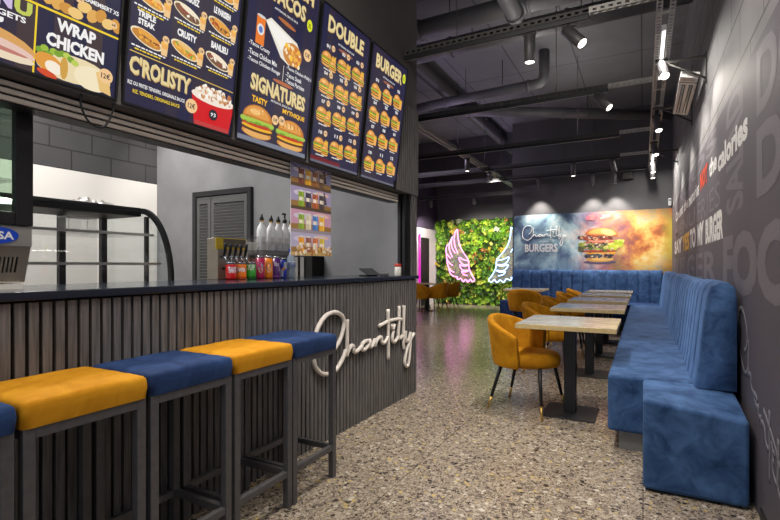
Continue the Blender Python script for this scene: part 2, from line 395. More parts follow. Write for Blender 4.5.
# ------------------------------------------------------------------ picture painter (flat print)
class Pic:
    def __init__(self, fn):
        self.mb = MB(); self.fn = fn; self.k = 0     # fn(s,t,layer)
    def poly(self, pts, c):
        self.k += 1; self.mb.color(c); self.mb.poly([self.fn(s, t, self.k) for s, t in pts])
    def rect(self, a, b, c, d, col): self.poly([(a, b), (c, b), (c, d), (a, d)], col)
    def ell(self, cx, cy, rx, ry, col, n=18, rot=0, a0=0, a1=2 * PI):
        cr, sr = math.cos(rot), math.sin(rot); pts = []
        full = abs(a1 - a0 - 2 * PI) < 1e-6; m = n if full else n + 1
        for i in range(m):
            a = a0 + (a1 - a0) * i / n; x = rx * math.cos(a); y = ry * math.sin(a)
            pts.append((cx + x * cr - y * sr, cy + x * sr + y * cr))
        self.poly(pts, col)
    def blobs(self, cx, cy, w, h, cols, n, r, rng):
        for i in range(n):
            self.ell(cx + rng.uniform(-w, w) / 2, cy + rng.uniform(-h, h) / 2, r * rng.uniform(.6, 1.2), r * rng.uniform(.5, 1.1), rng.choice(cols), 8, rng.uniform(0, 3))
    def text(self, s, box, col, bold=.03, res=2):
        self.k += 1; k = self.k; self.mb.color(col); letters(self.mb, s, box, lambda a, b: self.fn(a, b, k), bold, res)
    def burger(self, cx, cy, w, h, rng, double=False, k=30):
        self.k = k
        x0, x1 = cx - w / 2, cx + w / 2; y0 = cy - h / 2
        self.ell(cx, y0 + h * .16, w * .46, h * .16, (206, 142, 62))
        self.ell(cx, y0 + h * .13, w * .4, h * .1, (226, 170, 96))
        seq = [((88, 52, 34), .25), ((232, 176, 40), .32), ((190, 52, 30), .4), ((112, 158, 44), .48), ((164, 196, 72), .52)]
        if double: seq = [((88, 52, 34), .22), ((238, 184, 50), .29), ((96, 56, 36), .36), ((240, 190, 60), .42), ((120, 160, 50), .5)]
        for c, y in seq:
            if c[1] > 140 and c[0] < 170:
                for i in range(7): self.ell(x0 + w * (i + .5) / 7, y0 + h * (y + rng.uniform(-.03, .03)), w * .1, h * .07, c, 8)
            else: self.ell(cx, y0 + h * y, w * .48, h * .075, c)
        self.ell(cx, y0 + h * .56, w * .46, h * .42, (196, 122, 44), 16, 0, 0, PI)
        self.ell(cx - w * .02, y0 + h * .62, w * .38, h * .32, (222, 154, 70), 14, 0, 0, PI)
        self.ell(cx - w * .1, y0 + h * .76, w * .16, h * .09, (240, 190, 116), 10)
        for i in range(6): self.ell(cx + rng.uniform(-.28, .28) * w, y0 + h * rng.uniform(.7, .88), w * .02, h * .014, (250, 228, 180), 6)
    def fries(self, cx, cy, w, h, rng):
        self.k = 65
        for i in range(5):
            x = cx + (i - 2) * w * .18; self.poly([(x - w * .08, cy), (x + w * .08, cy), (x + w * .1, cy + h * rng.uniform(.35, .55)), (x - w * .06, cy + h * rng.uniform(.35, .55))], (244, 184, 62))
        self.poly([(cx - w * .36, cy - h * .5), (cx + w * .36, cy - h * .5), (cx + w * .5, cy + h * .1), (cx - w * .5, cy + h * .1)], (236, 172, 92))
    def sandwich(self, cx, cy, w, h, rng, kind=0):
        r = -.22; self.k = 30
        self.ell(cx, cy, w * .5, h * .42, (238, 224, 190), 20, r)
        self.ell(cx - w * .01, cy - h * .02, w * .45, h * .33, [(196, 130, 50), (214, 150, 60), (120, 84, 58)][kind], 18, r)
        fill = [[(176, 66, 32), (234, 170, 60), (120, 76, 40)], [(120, 164, 54), (226, 110, 36), (238, 180, 70)], [(240, 232, 214), (150, 76, 54), (108, 64, 46)]][kind]
        for i in range(16):
            a = rng.uniform(-.34, .34) * w; b = rng.uniform(-.16, .12) * h
            self.ell(cx + a, cy + b + a * r, w * .06, h * .08, rng.choice(fill), 8, rng.uniform(0, 3))
        self.ell(cx + w * .05, cy + h * .2, w * .36, h * .16, [(226, 160, 66), (232, 190, 120), (240, 226, 200)][kind], 14, r)
    def disc(self, cx, cy, r, txt, col=(238, 196, 142), tc=(36, 30, 40)):
        old = self.k; self.k = 300
        self.ell(cx, cy, r, r, col, 20)
        self.text(txt, (cx - r * .62, cy - r * .35, cx + r * .62, cy + r * .4), tc, .02, 1); self.k = old
    def cup(self, cx, cy, w, h):
        self.k = 60; self.poly([(cx - w * .4, cy - h * .5), (cx + w * .4, cy - h * .5), (cx + w * .5, cy + h * .5), (cx - w * .5, cy + h * .5)], (236, 196, 140))

# ------------------------------------------------------------------ the setting
XR = .50; YB = 10.6; YF = 14.3; XL = -5.9; CH = 4.35; XC = -1.92; YK = 4.0
def sbox(name, a, mat, bevel=0): return struct(MB().box(*a).build(name, mat, bevel=bevel))
sbox('floor', (XL - .3, XR + .2, -1.5, YF + .2, -.12, 0), M['terrazzo'])
sbox('ceiling', (XL - .3, XR + .2, -1.5, YF + .2, CH, CH + .15), M['ceiling'])
sbox('wall_right', (XR, XR + .2, -1.5, YB + .2, 0, CH), M['block_right'])
sbox('wall_back', (-2.56, XR, YB, YB + .2, 0, CH), M['dark_paint'])
sbox('wall_side', (-2.56, -2.41, YB + .2, YF, 0, CH), M['dark_paint'])
sbox('wall_far', (XL, -2.56, YF, YF + .2, 0, CH), M['dark_paint'])
w = MB(); w.box(XL - .2, XL, 4.15, YF, 0, 2.35); w.mi = 1; w.box(XL - .2, XL, 4.15, YF, 2.35, CH)
struct(w.build('wall_left', [M['white_paint'], M['purple_paint']]))
sbox('wall_kitchen', (-5.54, -2.03, YK, 4.15, 0, CH), M['concrete'])
w = MB(); w.box(-5.74, -5.54, -1.5, 4.15, 0, 2.25); w.mi = 1; w.box(-5.74, -5.54, -1.5, 4.15, 2.25, CH)
struct(w.build('wall_block', [M['white_panel'], M['block_kitchen']]))
sbox('wall_fascia', (-2.10, XC, -1.5, 4.15, 1.87, CH), M['fascia'])
# fluted cladding low on the bulkhead beside the last screen, and the jamb under it
w = MB(); y = 3.70
w.box(XC, XC + .008, 3.66, 4.15, 1.87, 2.67); w.mi = 1
while y < 4.14:
    w.box(XC + .008, XC + .022, y, min(y + .028, 4.15), 1.87, 2.67); y += .041
struct(w.build('trim_1', [M['groove'], M['slat']]))
w = MB(); w.box(-2.03, -1.93, 4.0, 4.15, 1.11, 1.87); w.mi = 1
for y in (4.03, 4.072, 4.114): w.box(-1.93, -1.915, y, y + .03, 1.11, 1.87)
struct(w.build('trim_2', [M['groove'], M['slat']]))
struct(MB().box(-2.025, -1.995, 3.95, 3.985, 1.11, 1.87).box(-1.975, -1.95, 3.95, 3.985, 1.11, 1.87).box(-2.025, -1.95, 3.985, 3.999, 1.11, 1.87).build('trim_3', M['black_metal'], bevel=.003))
sbox('baseboard_right', (XR - .012, XR, -1.5, 2.8, 0, .06), M['black_metal'])

# door in the left wall, far end, with its magenta strip
d = MB().box(XL + .0, XL + .03, 13.05, 13.62, 0, 2.06)
dm = struct(d.build('door_1', M['black_metal'], bevel=.004))
MB().box(XL + .03, XL + .05, 13.42, 13.46, .95, 1.1).build('door_handle', M['chrome'], dm)
s_ = MB().cyl((XL + .05, 12.86, .35), (XL + .05, 12.86, 2.15), .03, n=10)
tag(s_.build('light_strip', M['magenta']), 'glowing magenta strip light on the white wall by the dark door', 'light')

# kitchen door in the grey plaster wall: frame and two louvred leaves
kd = thing('louvred_door', 'grey louvred double door in the plaster wall behind the counter', 'door', (0, YK, 0))
kd['kind'] = 'structure'; kd.name = 'door_2'
fr = MB(); fr.box(-4.82, -4.76, -.05, 0, 0, 2.09).box(-3.93, -3.87, -.05, 0, 0, 2.09).box(-4.76, -3.93, -.05, 0, 2.03, 2.09)
fr.build('frame', M['door_frame'], kd, bevel=.004)
for a, b in ((-4.755, -4.52), (-4.51, -3.935)):
    lf = MB(); lf.box(a, a + .05, -.035, 0, .02, 2.02).box(b - .05, b, -.035, 0, .02, 2.02).box(a + .05, b - .05, -.035, 0, 1.94, 2.02).box(a + .05, b - .05, -.035, 0, .02, .12)
    z = .13
    while z < 1.93:
        lf.box(a + .05, b - .05, -.03, -.004, z, z + .03, Matrix.Translation((0, -.015, z)) @ Matrix.Rotation(.5, 4, 'X') @ Matrix.Translation((0, .015, -z))); z += .036
    lf.build('louvred_leaf', M['louvre'], kd)

# ------------------------------------------------------------------ counter
ct = thing('service_counter', 'long dark fluted service counter running beside the bar stools', 'counter', (-2.2, 1.5, 0))
def at(o): return Vector(o.location)
def local(mb, o):
    L = o.location; mb.v = [(x - L.x, y - L.y, z - L.z) for x, y, z in mb.v]; return mb
local(MB().box(-2.5, -1.935, -1.4, 3.995, 0, 1.078).box(-2.025, -1.935, 3.995, 4.135, 0, 1.078), ct).build('body', M['groove'], ct)
sl = MB(); y = -1.38; rng = random.Random(3)
while y < 4.12:
    sl.box(-1.935, -1.915, y, y + .031, .0, 1.07); y += .0435
local(sl, ct).build('slat_cladding', M['slat'], ct)
local(MB().box(-2.025, -1.93, 4.135, 4.15, 0, 1.078), ct).build('end_panel', M['slat'], ct)
tag(MB().box(-2.58, -1.9, -1.4, 3.995, 1.078, 1.11).box(-2.025, -1.9, 3.995, 4.16, 1.078, 1.11).build('countertop', M['counter_top'], bevel=.004), 'slim navy blue top lying along the whole fluted counter', 'countertop')
SCRIPT = [
[(2.741, 0.622), (2.802, 0.67), (2.845, 0.736), (2.859, 0.795), (2.837, 0.841), (2.783, 0.869), (2.726, 0.878), (2.657, 0.869), (2.601, 0.84), (2.549, 0.792), (2.519, 0.735), (2.503, 0.666), (2.5, 0.607), (2.516, 0.548), (2.553, 0.504), (2.604, 0.475), (2.657, 0.463), (2.708, 0.461), (2.754, 0.472), (2.806, 0.503), (2.851, 0.545), (2.881, 0.592)],
[(2.901, 0.81), (2.901, 0.729), (2.899, 0.629), (2.897, 0.545)],
[(2.897, 0.562), (2.921, 0.586), (2.959, 0.612), (2.984, 0.601), (2.984, 0.576), (3.01, 0.557), (3.053, 0.566), (3.104, 0.587)],
[(3.199, 0.616), (3.147, 0.616), (3.106, 0.593), (3.111, 0.56), (3.15, 0.556), (3.196, 0.579), (3.232, 0.614), (3.225, 0.581), (3.241, 0.56), (3.273, 0.574), (3.3, 0.605)],
[(3.3, 0.617), (3.305, 0.588), (3.305, 0.557)],
[(3.305, 0.572), (3.342, 0.604), (3.393, 0.619), (3.414, 0.604), (3.419, 0.572), (3.453, 0.561), (3.491, 0.574), (3.52, 0.603)],
[(3.529, 0.835), (3.531, 0.627), (3.531, 0.413)],
[(3.375, 0.71), (3.512, 0.731), (3.652, 0.736), (3.786, 0.725)],
[(3.626, 0.642), (3.601, 0.579), (3.624, 0.547), (3.667, 0.55), (3.717, 0.584)],
[(3.581, 0.702), (3.609, 0.657)],
[(3.647, 0.695), (3.615, 0.654)],
[(3.735, 0.846), (3.726, 0.67), (3.717, 0.593), (3.741, 0.56), (3.795, 0.577)],
[(3.832, 0.845), (3.823, 0.687), (3.814, 0.523), (3.829, 0.454)],
[(3.864, 0.613), (3.857, 0.551), (3.88, 0.516), (3.928, 0.528), (3.97, 0.586)],
[(3.97, 0.583), (3.957, 0.46), (3.937, 0.35), (3.911, 0.292), (3.87, 0.296), (3.848, 0.337), (3.88, 0.423), (3.934, 0.492), (3.993, 0.54), (4.044, 0.566)],
]
lg = MB(); lg.sm = True
for st in SCRIPT:
    lg.tube([(-1.8985, a, b) for a, b in smooth_path(st, 5)], .0155, 8, r2=.0155)
tag(lg.build('script_sign', M['white_letter'], smooth=True), 'raised white handwritten script sign on the fluted counter front', 'sign')

# roller shutter rails under the bulkhead
rs = thing('roller_shutter', 'ribbed aluminium roller shutter rail above the counter opening', 'shutter', (-2.2, 1.5, 1.87))
r_ = MB(); r_.box(.11, .195, -2.9, 2.4, -.085, -.002); r_.build('housing', M['black_metal'], rs)
r_ = MB()
for k in range(3): r_.box(.195, .207, -2.9, 2.4, -.08 + k * .026, -.064 + k * .026)
r_.build('rail', P('shutter_rail', (224, 214, 200), .4), rs)

# ------------------------------------------------------------------ menu screens
BM = Matrix.Identity(4)
def board_fn(y0, base=.0):
    up = Vector((.12, 0, 1.02)).normalized(); nrm = Vector((up.z, 0, -up.x))
    o = Vector((-1.92, y0, 1.88))
    def fn(s, t, k=0): return tuple(o + up * t + Vector((0, s, 0)) + nrm * (base + .00003 * k))
    return fn
BW, BH = .600, 1.027
def board(y0, label, paint, seed):
    fn = board_fn(y0); t = thing('menu_screen', label, 'menu screen', fn(BW / 2, 0), 0, 'menu screens above the counter')
    L = t.location
    def loc(mb): return local(mb, t)
    b = MB()
    def slab(s0, t0, s1, t1, n0, n1):
        up = Vector((.12, 0, 1.02)).normalized(); nrm = Vector((up.z, 0, -up.x))
        q = [Vector(fn(*p)) + nrm * n0 for p in ((s0, t0), (s1, t0), (s1, t1), (s0, t1))]
        b.prism([tuple(x) for x in q], nrm * (n1 - n0))
    slab(.0, .0, BW, BH, -.05, -.002)
    loc(b).build('casing', M['black'], t)
    b = MB(); g = .009
    slab(0, 0, BW, g, -.002, .007); slab(0, BH - g, BW, BH, -.002, .007); slab(0, g, g, BH - g, -.002, .007); slab(BW - g, g, BW, BH - g, -.002, .007)
    loc(b).build('bezel', M['black'], t)
    b = MB(); slab(.1, BH * .72, BW - .1, BH * .8, -.20, -.05)
    loc(b).build('wall_bracket', M['black_metal'], t)
    # lit picture
    p = Pic(fn); rng = random.Random(seed)
    p.rect(g, g, BW - g, BH - g, (32, 31, 60))
    for i in range(9):
        a = g + (BW - 2 * g) * i / 9
        base = rng.choice([(38, 34, 62), (34, 33, 66), (48, 40, 58), (30, 31, 62), (42, 36, 60)])
        p.rect(a + .002, g, a + (BW - 2 * g) / 9, BH - g, base)
    paint(p, rng)
    loc(p.mb).build('screen_picture', M['picture_lit'], t, recalc=False)
    return t
W = (240, 238, 236); YL = (240, 206, 40); CR = (226, 206, 150); CR2 = (196, 160, 100)
def stripes(p, s0, t, s1, n, col, rng, h=.008):
    """a line or two of tiny menu copy, too small to read"""
    x = s0
    while x < s1:
        w_ = rng.uniform(.008, .022); p.rect(x, t, min(x + w_, s1), t + h, col); x += w_ + .004
def title(p, txt, box):
    a, b, c, d = box
    p.text(txt, (a + .002, b - .005, c + .004, d - .004), CR2, .04); p.text(txt, box, CR, .035)
def b_wrap(p, rng):
    for i in range(5):
        a = .009 + i * .115; p.rect(a, .009, a + .06, BH - .01, rng.choice([(58, 46, 56), (64, 50, 54), (50, 42, 58)]))
    p.rect(.01, .244, .59, .252, YL); p.rect(.293, .01, .299, .246, YL)
    for i in range(9):
        p.ell(.33 + i * .031, .285 + rng.uniform(-.012, .03), .028, .02, rng.choice([(222, 168, 84), (206, 146, 62), (236, 196, 120)]), 10, rng.uniform(0, 2))
    for i in range(5): p.ell(.06 + i * .05, .30, .03, .04, (214, 156, 70), 10)
    p.text('CAMEMBERT X5', (.45, .335, .585, .352), W); p.text('X8', (.40, .33, .425, .35), W)
    p.disc(.43, .33, .016, '7€'); p.disc(.563, .29, .014, '6€')
    p.text('WRAP', (.362, .186, .503, .232), W, .05); p.text('CHICKEN', (.33, .124, .538, .172), W, .05)
    p.ell(.43, .066, .13, .05, (232, 214, 172), 20, .06); p.ell(.5, .055, .07, .046, (240, 226, 190), 16)
    p.poly([(.53, .02), (.575, .012), (.56, .09), (.51, .09)], (228, 190, 120))
    for i in range(9): p.ell(.312 + i * .015, .098 + rng.uniform(-.01, .012), .014, .012, rng.choice([(156, 186, 62), (186, 204, 88), (122, 160, 48)]), 8)
    p.ell(.345, .06, .05, .032, (222, 152, 62), 14, -.3); p.ell(.36, .05, .03, .022, (244, 232, 214), 12, -.3); p.ell(.34, .022, .035, .012, (206, 74, 40), 12, -.2)
    p.ell(.395, .06, .014, .042, (206, 158, 70), 10)
    p.disc(.545, .082, .029, '12€')
    p.text('ME', (.05, .20, .17, .245), (236, 150, 190), .06); p.text('N', (.175, .195, .222, .245), (204, 186, 222), .06); p.text('U', (.228, .19, .282, .24), (190, 200, 90), .06)
    p.text('NUGGETS', (.10, .165, .265, .185), W); p.text('OU', (.10, .138, .2, .158), W)
    p.ell(.14, .085, .16, .045, (214, 160, 92), 18, -.1); p.ell(.15, .066, .15, .03, (226, 192, 180), 16, -.08); p.ell(.15, .05, .15, .022, (232, 214, 186), 16, -.08); p.ell(.15, .062, .13, .008, (190, 120, 110), 14, -.08)
    for r in range(3):
        p.rect(.01, .43 + r * .2, .59, .437 + r * .2, YL)
        for c in range(3): p.sandwich(.11 + c * .19, .52 + r * .18, .15, .075, rng, (r + c) % 3)
def b_crousty(p, rng):
    cols = [(.105, .30, .0, 0), (.295, .325, .03, 1), (.485, .345, .05, 2)]
    names = [['TRIPLE STEAK', 'CRUSTY', 'BANLIEU'], ['CLASSIC', 'MERGUEZ', 'LE PARISIEN'], ['SUPREME', 'LE ROYAL', 'LE BIG'], ['ESCALOPE', 'KEBAB', 'CORDON'], ['TENDERS', 'POULET', 'STEAK']]
    for r in range(5):
        for c, (x, y0, dy, kd_) in enumerate(cols):
            y = y0 + r * .168
            if y > .92: continue
            p.sandwich(x - .012, y, .155, .072, rng, (c + r) % 3); p.cup(x + .072, y - .012, .036, .055); p.fries(x + .072, y + .005, .034, .03, rng)
            p.disc(x + .072, y + .028, .017, '12€')
            nm = names[r][c]
            if nm == 'TRIPLE STEAK':
                p.text('TRIPLE', (x - .062, y + .079, x + .022, y + .104), W, .05); p.text('STEAK', (x - .058, y + .047, x + .02, y + .072), W, .05)
            else: p.text(nm, (x - .06, y + .052, x + .045, y + .085), W, .05)
            stripes(p, x - .08, y - .050, x + .08, 1, W, rng, .006); stripes(p, x - .065, y - .062, x + .06, 1, YL, rng, .006)
    p.rect(.02, .224, .585, .228, (226, 190, 90))
    title(p, "C'ROLISTY", (.022, .135, .325, .212))
    p.text('RIZ OU FRITES TENDERS, ORIGINALE SAUCE', (.02, .086, .30, .105), W, .02); p.text('RIZ, TENDERS, ORIGINALE SAUCE', (.045, .055, .275, .073), YL, .02)
    p.poly([(.335, .155), (.598, .155), (.575, .015), (.36, .015)], (206, 22, 30)); p.ell(.465, .155, .132, .03, (240, 226, 210))
    p.rect(.36, .01, .575, .03, (190, 60, 60))
    p.blobs(.465, .172, .21, .045, [(236, 224, 206), (206, 150, 96), (248, 242, 232), (180, 110, 66)], 60, .012, rng)
    p.blobs(.465, .192, .14, .03, [(236, 224, 206), (206, 150, 96), (248, 242, 232)], 26, .011, rng)
    p.disc(.335, .085, .033, '12€'); p.disc(.465, .078, .027, '93', (36, 34, 44), (240, 240, 240))
def b_tacos(p, rng):
    title(p, 'FRENCH', (.14, .935, .54, 1.012)); title(p, 'TACOS', (.17, .815, .475, .905))
    p.text('ARTISANAL SINCE 2018', (.21, .775, .41, .787), W, .01)
    p.ell(.522, .815, .026, .036, (218, 226, 40)); p.text('XL', (.508, .80, .536, .828), (50, 60, 30), .02)
    p.rect(.085, .54, .15, .69, (232, 122, 40)); p.ell(.118, .69, .033, .008, (206, 206, 206)); p.ell(.118, .62, .026, .03, (226, 224, 220)); p.ell(.118, .62, .015, .018, (90, 120, 190))
    p.poly([(.15, .685), (.19, .715), (.42, .665), (.465, .61), (.44, .545), (.36, .515), (.29, .535)], (232, 226, 214))
    p.poly([(.16, .68), (.19, .70), (.38, .66), (.29, .575)], (244, 240, 232))
    p.ell(.39, .585, .085, .066, (204, 134, 60), 18, .1)
    p.blobs(.39, .58, .13, .10, [(236, 176, 76), (210, 120, 44), (244, 226, 190), (246, 196, 66)], 46, .014, rng)
    p.ell(.32, .735, .08, .012, (176, 104, 56), 14, -.1)
    p.disc(.515, .63, .036, '12€')
    for i, s in enumerate(['-Tacos Crusty', '-Tacos Chicken Mix', '-Tacos Chicken Rouge']):
        p.text(s, (.04, .51 - i * .042, [.20, .265, .295][i], .538 - i * .042), W, .015)
    for i, s in enumerate(["-Tacos Chicken Philly's", '-Tacos Steak', '-Tacos Parisien']):
        p.text(s, (.345, .485 - i * .037, [.58, .49, .52][i], .511 - i * .037), W, .015)
    p.rect(.32, .41, .323, .50, W); p.ell(.33, .395, .09, .011, (176, 100, 60), 14)
    title(p, 'SIGNATURES', (.075, .292, .54, .378))
    p.text('ARTISANAL SINCE 2018', (.24, .268, .42, .28), W, .01)
    p.text('TASTY', (.095, .228, .215, .262), (244, 186, 40), .04); p.text('MYTHIQUE', (.345, .226, .55, .258), (244, 186, 40), .04)
    p.burger(.155, .128, .25, .185, rng); p.burger(.44, .12, .26, .18, rng)
    for i in range(6): p.ell(.36 + i * .034, 0.178 - abs(i - 2.5) * .006, .004, .022, (176, 110, 48), 6, .3)
    p.disc(.283, .172, .028, '13€'); p.disc(.338, .182, .027, '13€')
    p.rect(.012, .01, .588, .035, (120, 124, 140))
def b_grid(txt, ncol, double):
    def f(p, rng):
        title(p, txt, (.075, .868, .515, .972)); p.text('ARTISANAL SINCE 2018', (.2, .825, .4, .838), W, .01)
        p.ell(.3, .80, .09, .012, (150, 90, 60), 14)
        xs = [.115, .295, .475]
        for r, y in enumerate((.69, .515, .33, .13)):
            for c, x in enumerate(xs):
                yy = y + c * .012
                if double:
                    p.burger(x - .022, yy, .125, .10, rng, True); p.fries(x + .052, yy + .0, .05, .085, rng); p.burger(x + .045, yy - .028, .085, .07, rng, False, 75)
                    p.disc(x + .028, yy + .083, .02, '%d€' % (11 + (r + c) % 4)); p.text('%02d' % (r * 3 + c + 1), (x - .04, yy + .072, x - .002, yy + .095), W, .03)
                else:
                    p.burger(x - .008, yy, .135, .115, rng, r % 2 == 1); p.fries(x + .058, yy - .01, .045, .08, rng)
                    p.text('%02d' % (r * 3 + c + 1), (x - .02, yy + .072, x + .025, yy + .098), W, .03)
                stripes(p, x - .05, yy - .07, x + .04, 1, W, rng, .007)
        if not double: p.ell(.548, .93, .027, .04, (218, 226, 40)); p.text('XL', (.534, .915, .562, .945), (50, 60, 30), .02)
        if double: p.rect(.012, .01, .35, .05, (110, 24, 34))
        p.rect(.012, .01, .588, .026, (96, 96, 112))
    return f
board(.60, 'leftmost menu screen, showing a chicken wrap above the glass-door machine', b_wrap, 1)
board(1.22, 'menu screen with sandwiches and a big red bucket', b_crousty, 2)
board(1.845, 'menu screen with a tacos wrap and two large signature burgers', b_tacos, 3)
board(2.475, 'menu screen headed DOUBLE with a grid of double burgers', b_grid('DOUBLE', 3, True), 4)
board(3.105, 'menu screen headed BURGER, last one before the fluted cladding', b_grid('BURGER', 3, False), 5)
cb = MB(); cb.sm = True
pts = smooth_path([(-1.93, 1.07, 1.90), (-1.935, 1.068, 1.83), (-1.935, 1.10, 1.77), (-1.935, 1.155, 1.765), (-1.93, 1.19, 1.83), (-1.93, 1.195, 1.90)], 6)
cb.tube(pts, .004, 8)
tag(cb.build('hanging_cable', M['cable'], smooth=True), 'black cable loop hanging below the chicken wrap menu screen', 'cable')

# ------------------------------------------------------------------ bar stools
def make_stool(label, vel):
    t = thing('bar_stool', label, 'bar stool', (0, 0, 0), 0, 'bar stools at the counter')
    w2, d2, h = .172, .163, .735
    s = .016
    for sx in (-1, 1):
        for sy in (-1, 1):
            MB().box(sx * d2 - s, sx * d2 + s, sy * w2 - s, sy * w2 + s, 0, h).build('leg', M['stool_metal'], t, bevel=.002)
    f = MB()
    for sx in (-1, 1): f.box(sx * d2 - s, sx * d2 + s, -w2 + s, w2 - s, h - .032, h)
    for sy in (-1, 1): f.box(-d2 + s, d2 - s, sy * w2 - s, sy * w2 + s, h - .032, h)
    f.build('seat_frame', M['stool_metal'], t, bevel=.002)
    f = MB()
    for sx in (-1, 1): f.box(sx * d2 - .013, sx * d2 + .013, -w2 + s, w2 - s, .155, .185)
    for sy in (-1, 1): f.box(-d2 + s, d2 - s, sy * w2 - .013, sy * w2 + .013, .155, .185)
    f.build('footrest', M['stool_metal'], t, bevel=.002)
    c = MB(); c.sm = True
    n = 14; X, Y, Z0, Z1 = .182, .192, h, h + .085
    def top(i, j):
        u = -1 + 2 * i / n; v = -1 + 2 * j / n
        bul = (1 - u ** 4) * (1 - v ** 4)
        wob = .004 * math.sin(i * 1.7 + j * .6) * bul
        return (X * u, Y * v, Z1 - .006 + .007 * bul + wob)
    c.grid(top, n, n)
    k = c.add([(-X, -Y, Z0), (X, -Y, Z0), (X, Y, Z0), (-X, Y, Z0)]); c.face((k, k + 3, k + 2, k + 1))
    # sides
    def side(fa):
        b0 = c.add([fa(j, 0) for j in range(n + 1)]); b1 = c.add([fa(j, .5) for j in range(n + 1)]); b2 = c.add([fa(j, 1) for j in range(n + 1)])
        for a, b in ((b0, b1), (b1, b2)):
            for j in range(n): c.face((a + j, a + j + 1, b + j + 1, b + j))
    def mk(i_fixed, axis):
        def fa(j, q):
            pt = top(i_fixed, j) if axis == 0 else top(j, i_fixed)
            z = Z0 + (pt[2] - Z0) * q; bulge = 1 + (.02 if q == .5 else 0)
            return (pt[0] * bulge, pt[1] * bulge, z)
        return fa
    for i in (0, n): side(mk(i, 0)); side(mk(i, 1))
    o = c.build('cushion', vel, t)
    bm = bmesh.new(); bm.from_mesh(o.data); bmesh.ops.remove_doubles(bm, verts=bm.verts, dist=.002); bmesh.ops.recalc_face_normals(bm, faces=bm.faces); bm.to_mesh(o.data); bm.free()
    md = o.modifiers.new('Bevel', 'BEVEL'); md.width = .016; md.segments = 3; md.limit_method = 'ANGLE'; md.angle_limit = .8
    o.data.polygons.foreach_set('use_smooth', [True] * len(o.data.polygons))
    return t
sy_ = make_stool('mustard bar stool second from the left picture edge', M['mustard_cushion'])
sb_ = make_stool('navy velvet bar stool between the two mustard ones', M['navy_velvet'])
SX = -1.724
sy_.location = (SX, .885, 0); sb_.location = (SX, 1.28, 0)
dup(sy_, (SX, 1.675, 0), 0, 'mustard bar stool between two navy ones, nearer the script sign')
dup(sb_, (SX, 2.06, 0), 0, 'navy bar stool at the end of the row, against the script sign')
dup(sb_, (SX, .488, 0), 0, 'navy bar stool cut off by the left edge of the photo')

# ------------------------------------------------------------------ chairs
def make_chair(label):
    t = thing('barrel_chair', label, 'chair', (0, 0, 0), 0, 'mustard barrel chairs')
    # seat pad: rounded, a little longer to the front (+x)
    s = MB(); s.sm = True
    def ro(a, r=1.0):
        x = math.cos(a); y = math.sin(a)
        return (.245 * x * r + .02 + (.02 * x if x > 0 else 0), .235 * y * r)
    prof = [(.0, .372), (.8, .372), (.96, .385), (1.0, .42), (.985, .462), (.92, .483), (.7, .493), (.35, .497), (0, .498)]
    n = 36
    def sf(i, j):
        r, z = prof[j]; x, y = ro(2 * PI * i / n, max(r, .001)); return (x, y, z)
    s.grid(sf, n, len(prof) - 1, True)
    s.build('seat', M['mustard'], t)
    # barrel back and arms as one padded shell
    b = MB(); b.sm = True
    nu = 40; A = math.radians(97)
    ring = []
    def top_z(f):      # f = |angle| 0 at the back .. 1 at the arm front
        return .785 - .02 * f - .135 * (f ** 2.0)
    m = 14
    def sh(i, j):
        q = -1 + 2 * i / nu; ang = PI + q * A; f = abs(q)
        zt = top_z(f); zb = .372
        # closed cross-section: outer wall up, rolled top, inner wall down
        rowk = j % m
        th = .022
        if rowk < 6: k = rowk / 5; rr = .262 + .052 * k ** .8; z = zb + (zt - .02 - zb) * k; off = th
        elif rowk == 6: k = 1; rr = .312; z = zt - .004; off = th * .55
        elif rowk == 7: rr = .306; z = zt; off = -.2 * th
        elif rowk == 8: rr = .303; z = zt - .006; off = -th * .8
        else: k = 1 - (rowk - 9) / 4; rr = .255 + .045 * k ** .8; z = zb + .02 + (zt - .03 - zb - .02) * k; off = -th
        ex = 1.0 + .03 * f
        x = (rr + off) * math.cos(ang) * ex + .02; y = (rr + off * .9) * math.sin(ang) * .96
        return (x, y, z)
    b0 = b.add([sh(i, j) for i in range(nu + 1) for j in range(m)])
    for i in range(nu):
        for j in range(m):
            j2 = (j + 1) % m; b.face((b0 + i * m + j, b0 + (i + 1) * m + j, b0 + (i + 1) * m + j2, b0 + i * m + j2))
    b.face([b0 + j for j in range(m)]); b.face([b0 + nu * m + j for j in range(m)][::-1])
    o = b.build('backrest', M['mustard'], t)
    md = o.modifiers.new('Bevel', 'BEVEL'); md.width = .008; md.segments = 2; md.limit_method = 'ANGLE'; md.angle_limit = .9
    for sx in (-1, 1):
        for sy in (-1, 1):
            p0 = Vector((.02 + sx * .16, sy * .15, .405)); p1 = Vector((sx * .235 + (.005 if sx > 0 else -.01), sy * (.255 if sx > 0 else .21), 0))
            pm = p0.lerp(p1, .74)
            L = MB().cyl(p0, pm, .0165, .0125, 12).build('leg', M['black'], t)
            MB().cyl(pm, p1, .0127, .0095, 12).build('brass_tip', M['gold'], L)
    return t
ch = make_chair('nearest mustard barrel chair, at the nearest wood-edged table')
ch.location = (-.875, 4.08, 0); ch.rotation_euler = (0, 0, math.radians(-11))
ch2 = dup(ch, (-.93, 5.62, 0), math.radians(-6), 'mustard barrel chair at the second table, behind the nearest one')
dup(ch, (-.95, 6.98, 0), math.radians(2), 'mustard barrel chair at the third table along the blue bench')
dup(ch, (-.95, 8.2, 0), math.radians(-4), 'mustard barrel chair at the fourth table along the blue bench')
dup(ch, (-.95, 9.4, 0), math.radians(3), 'mustard barrel chair at the farthest bench table, hardly showing')
dup(ch, (-1.94, 8.95, 0), math.radians(94), 'mustard barrel chair with its back turned, facing the back bench')
dup(ch, (-4.72, 11.42, 0), math.radians(168), 'nearer mustard chair on the right of the far left table')
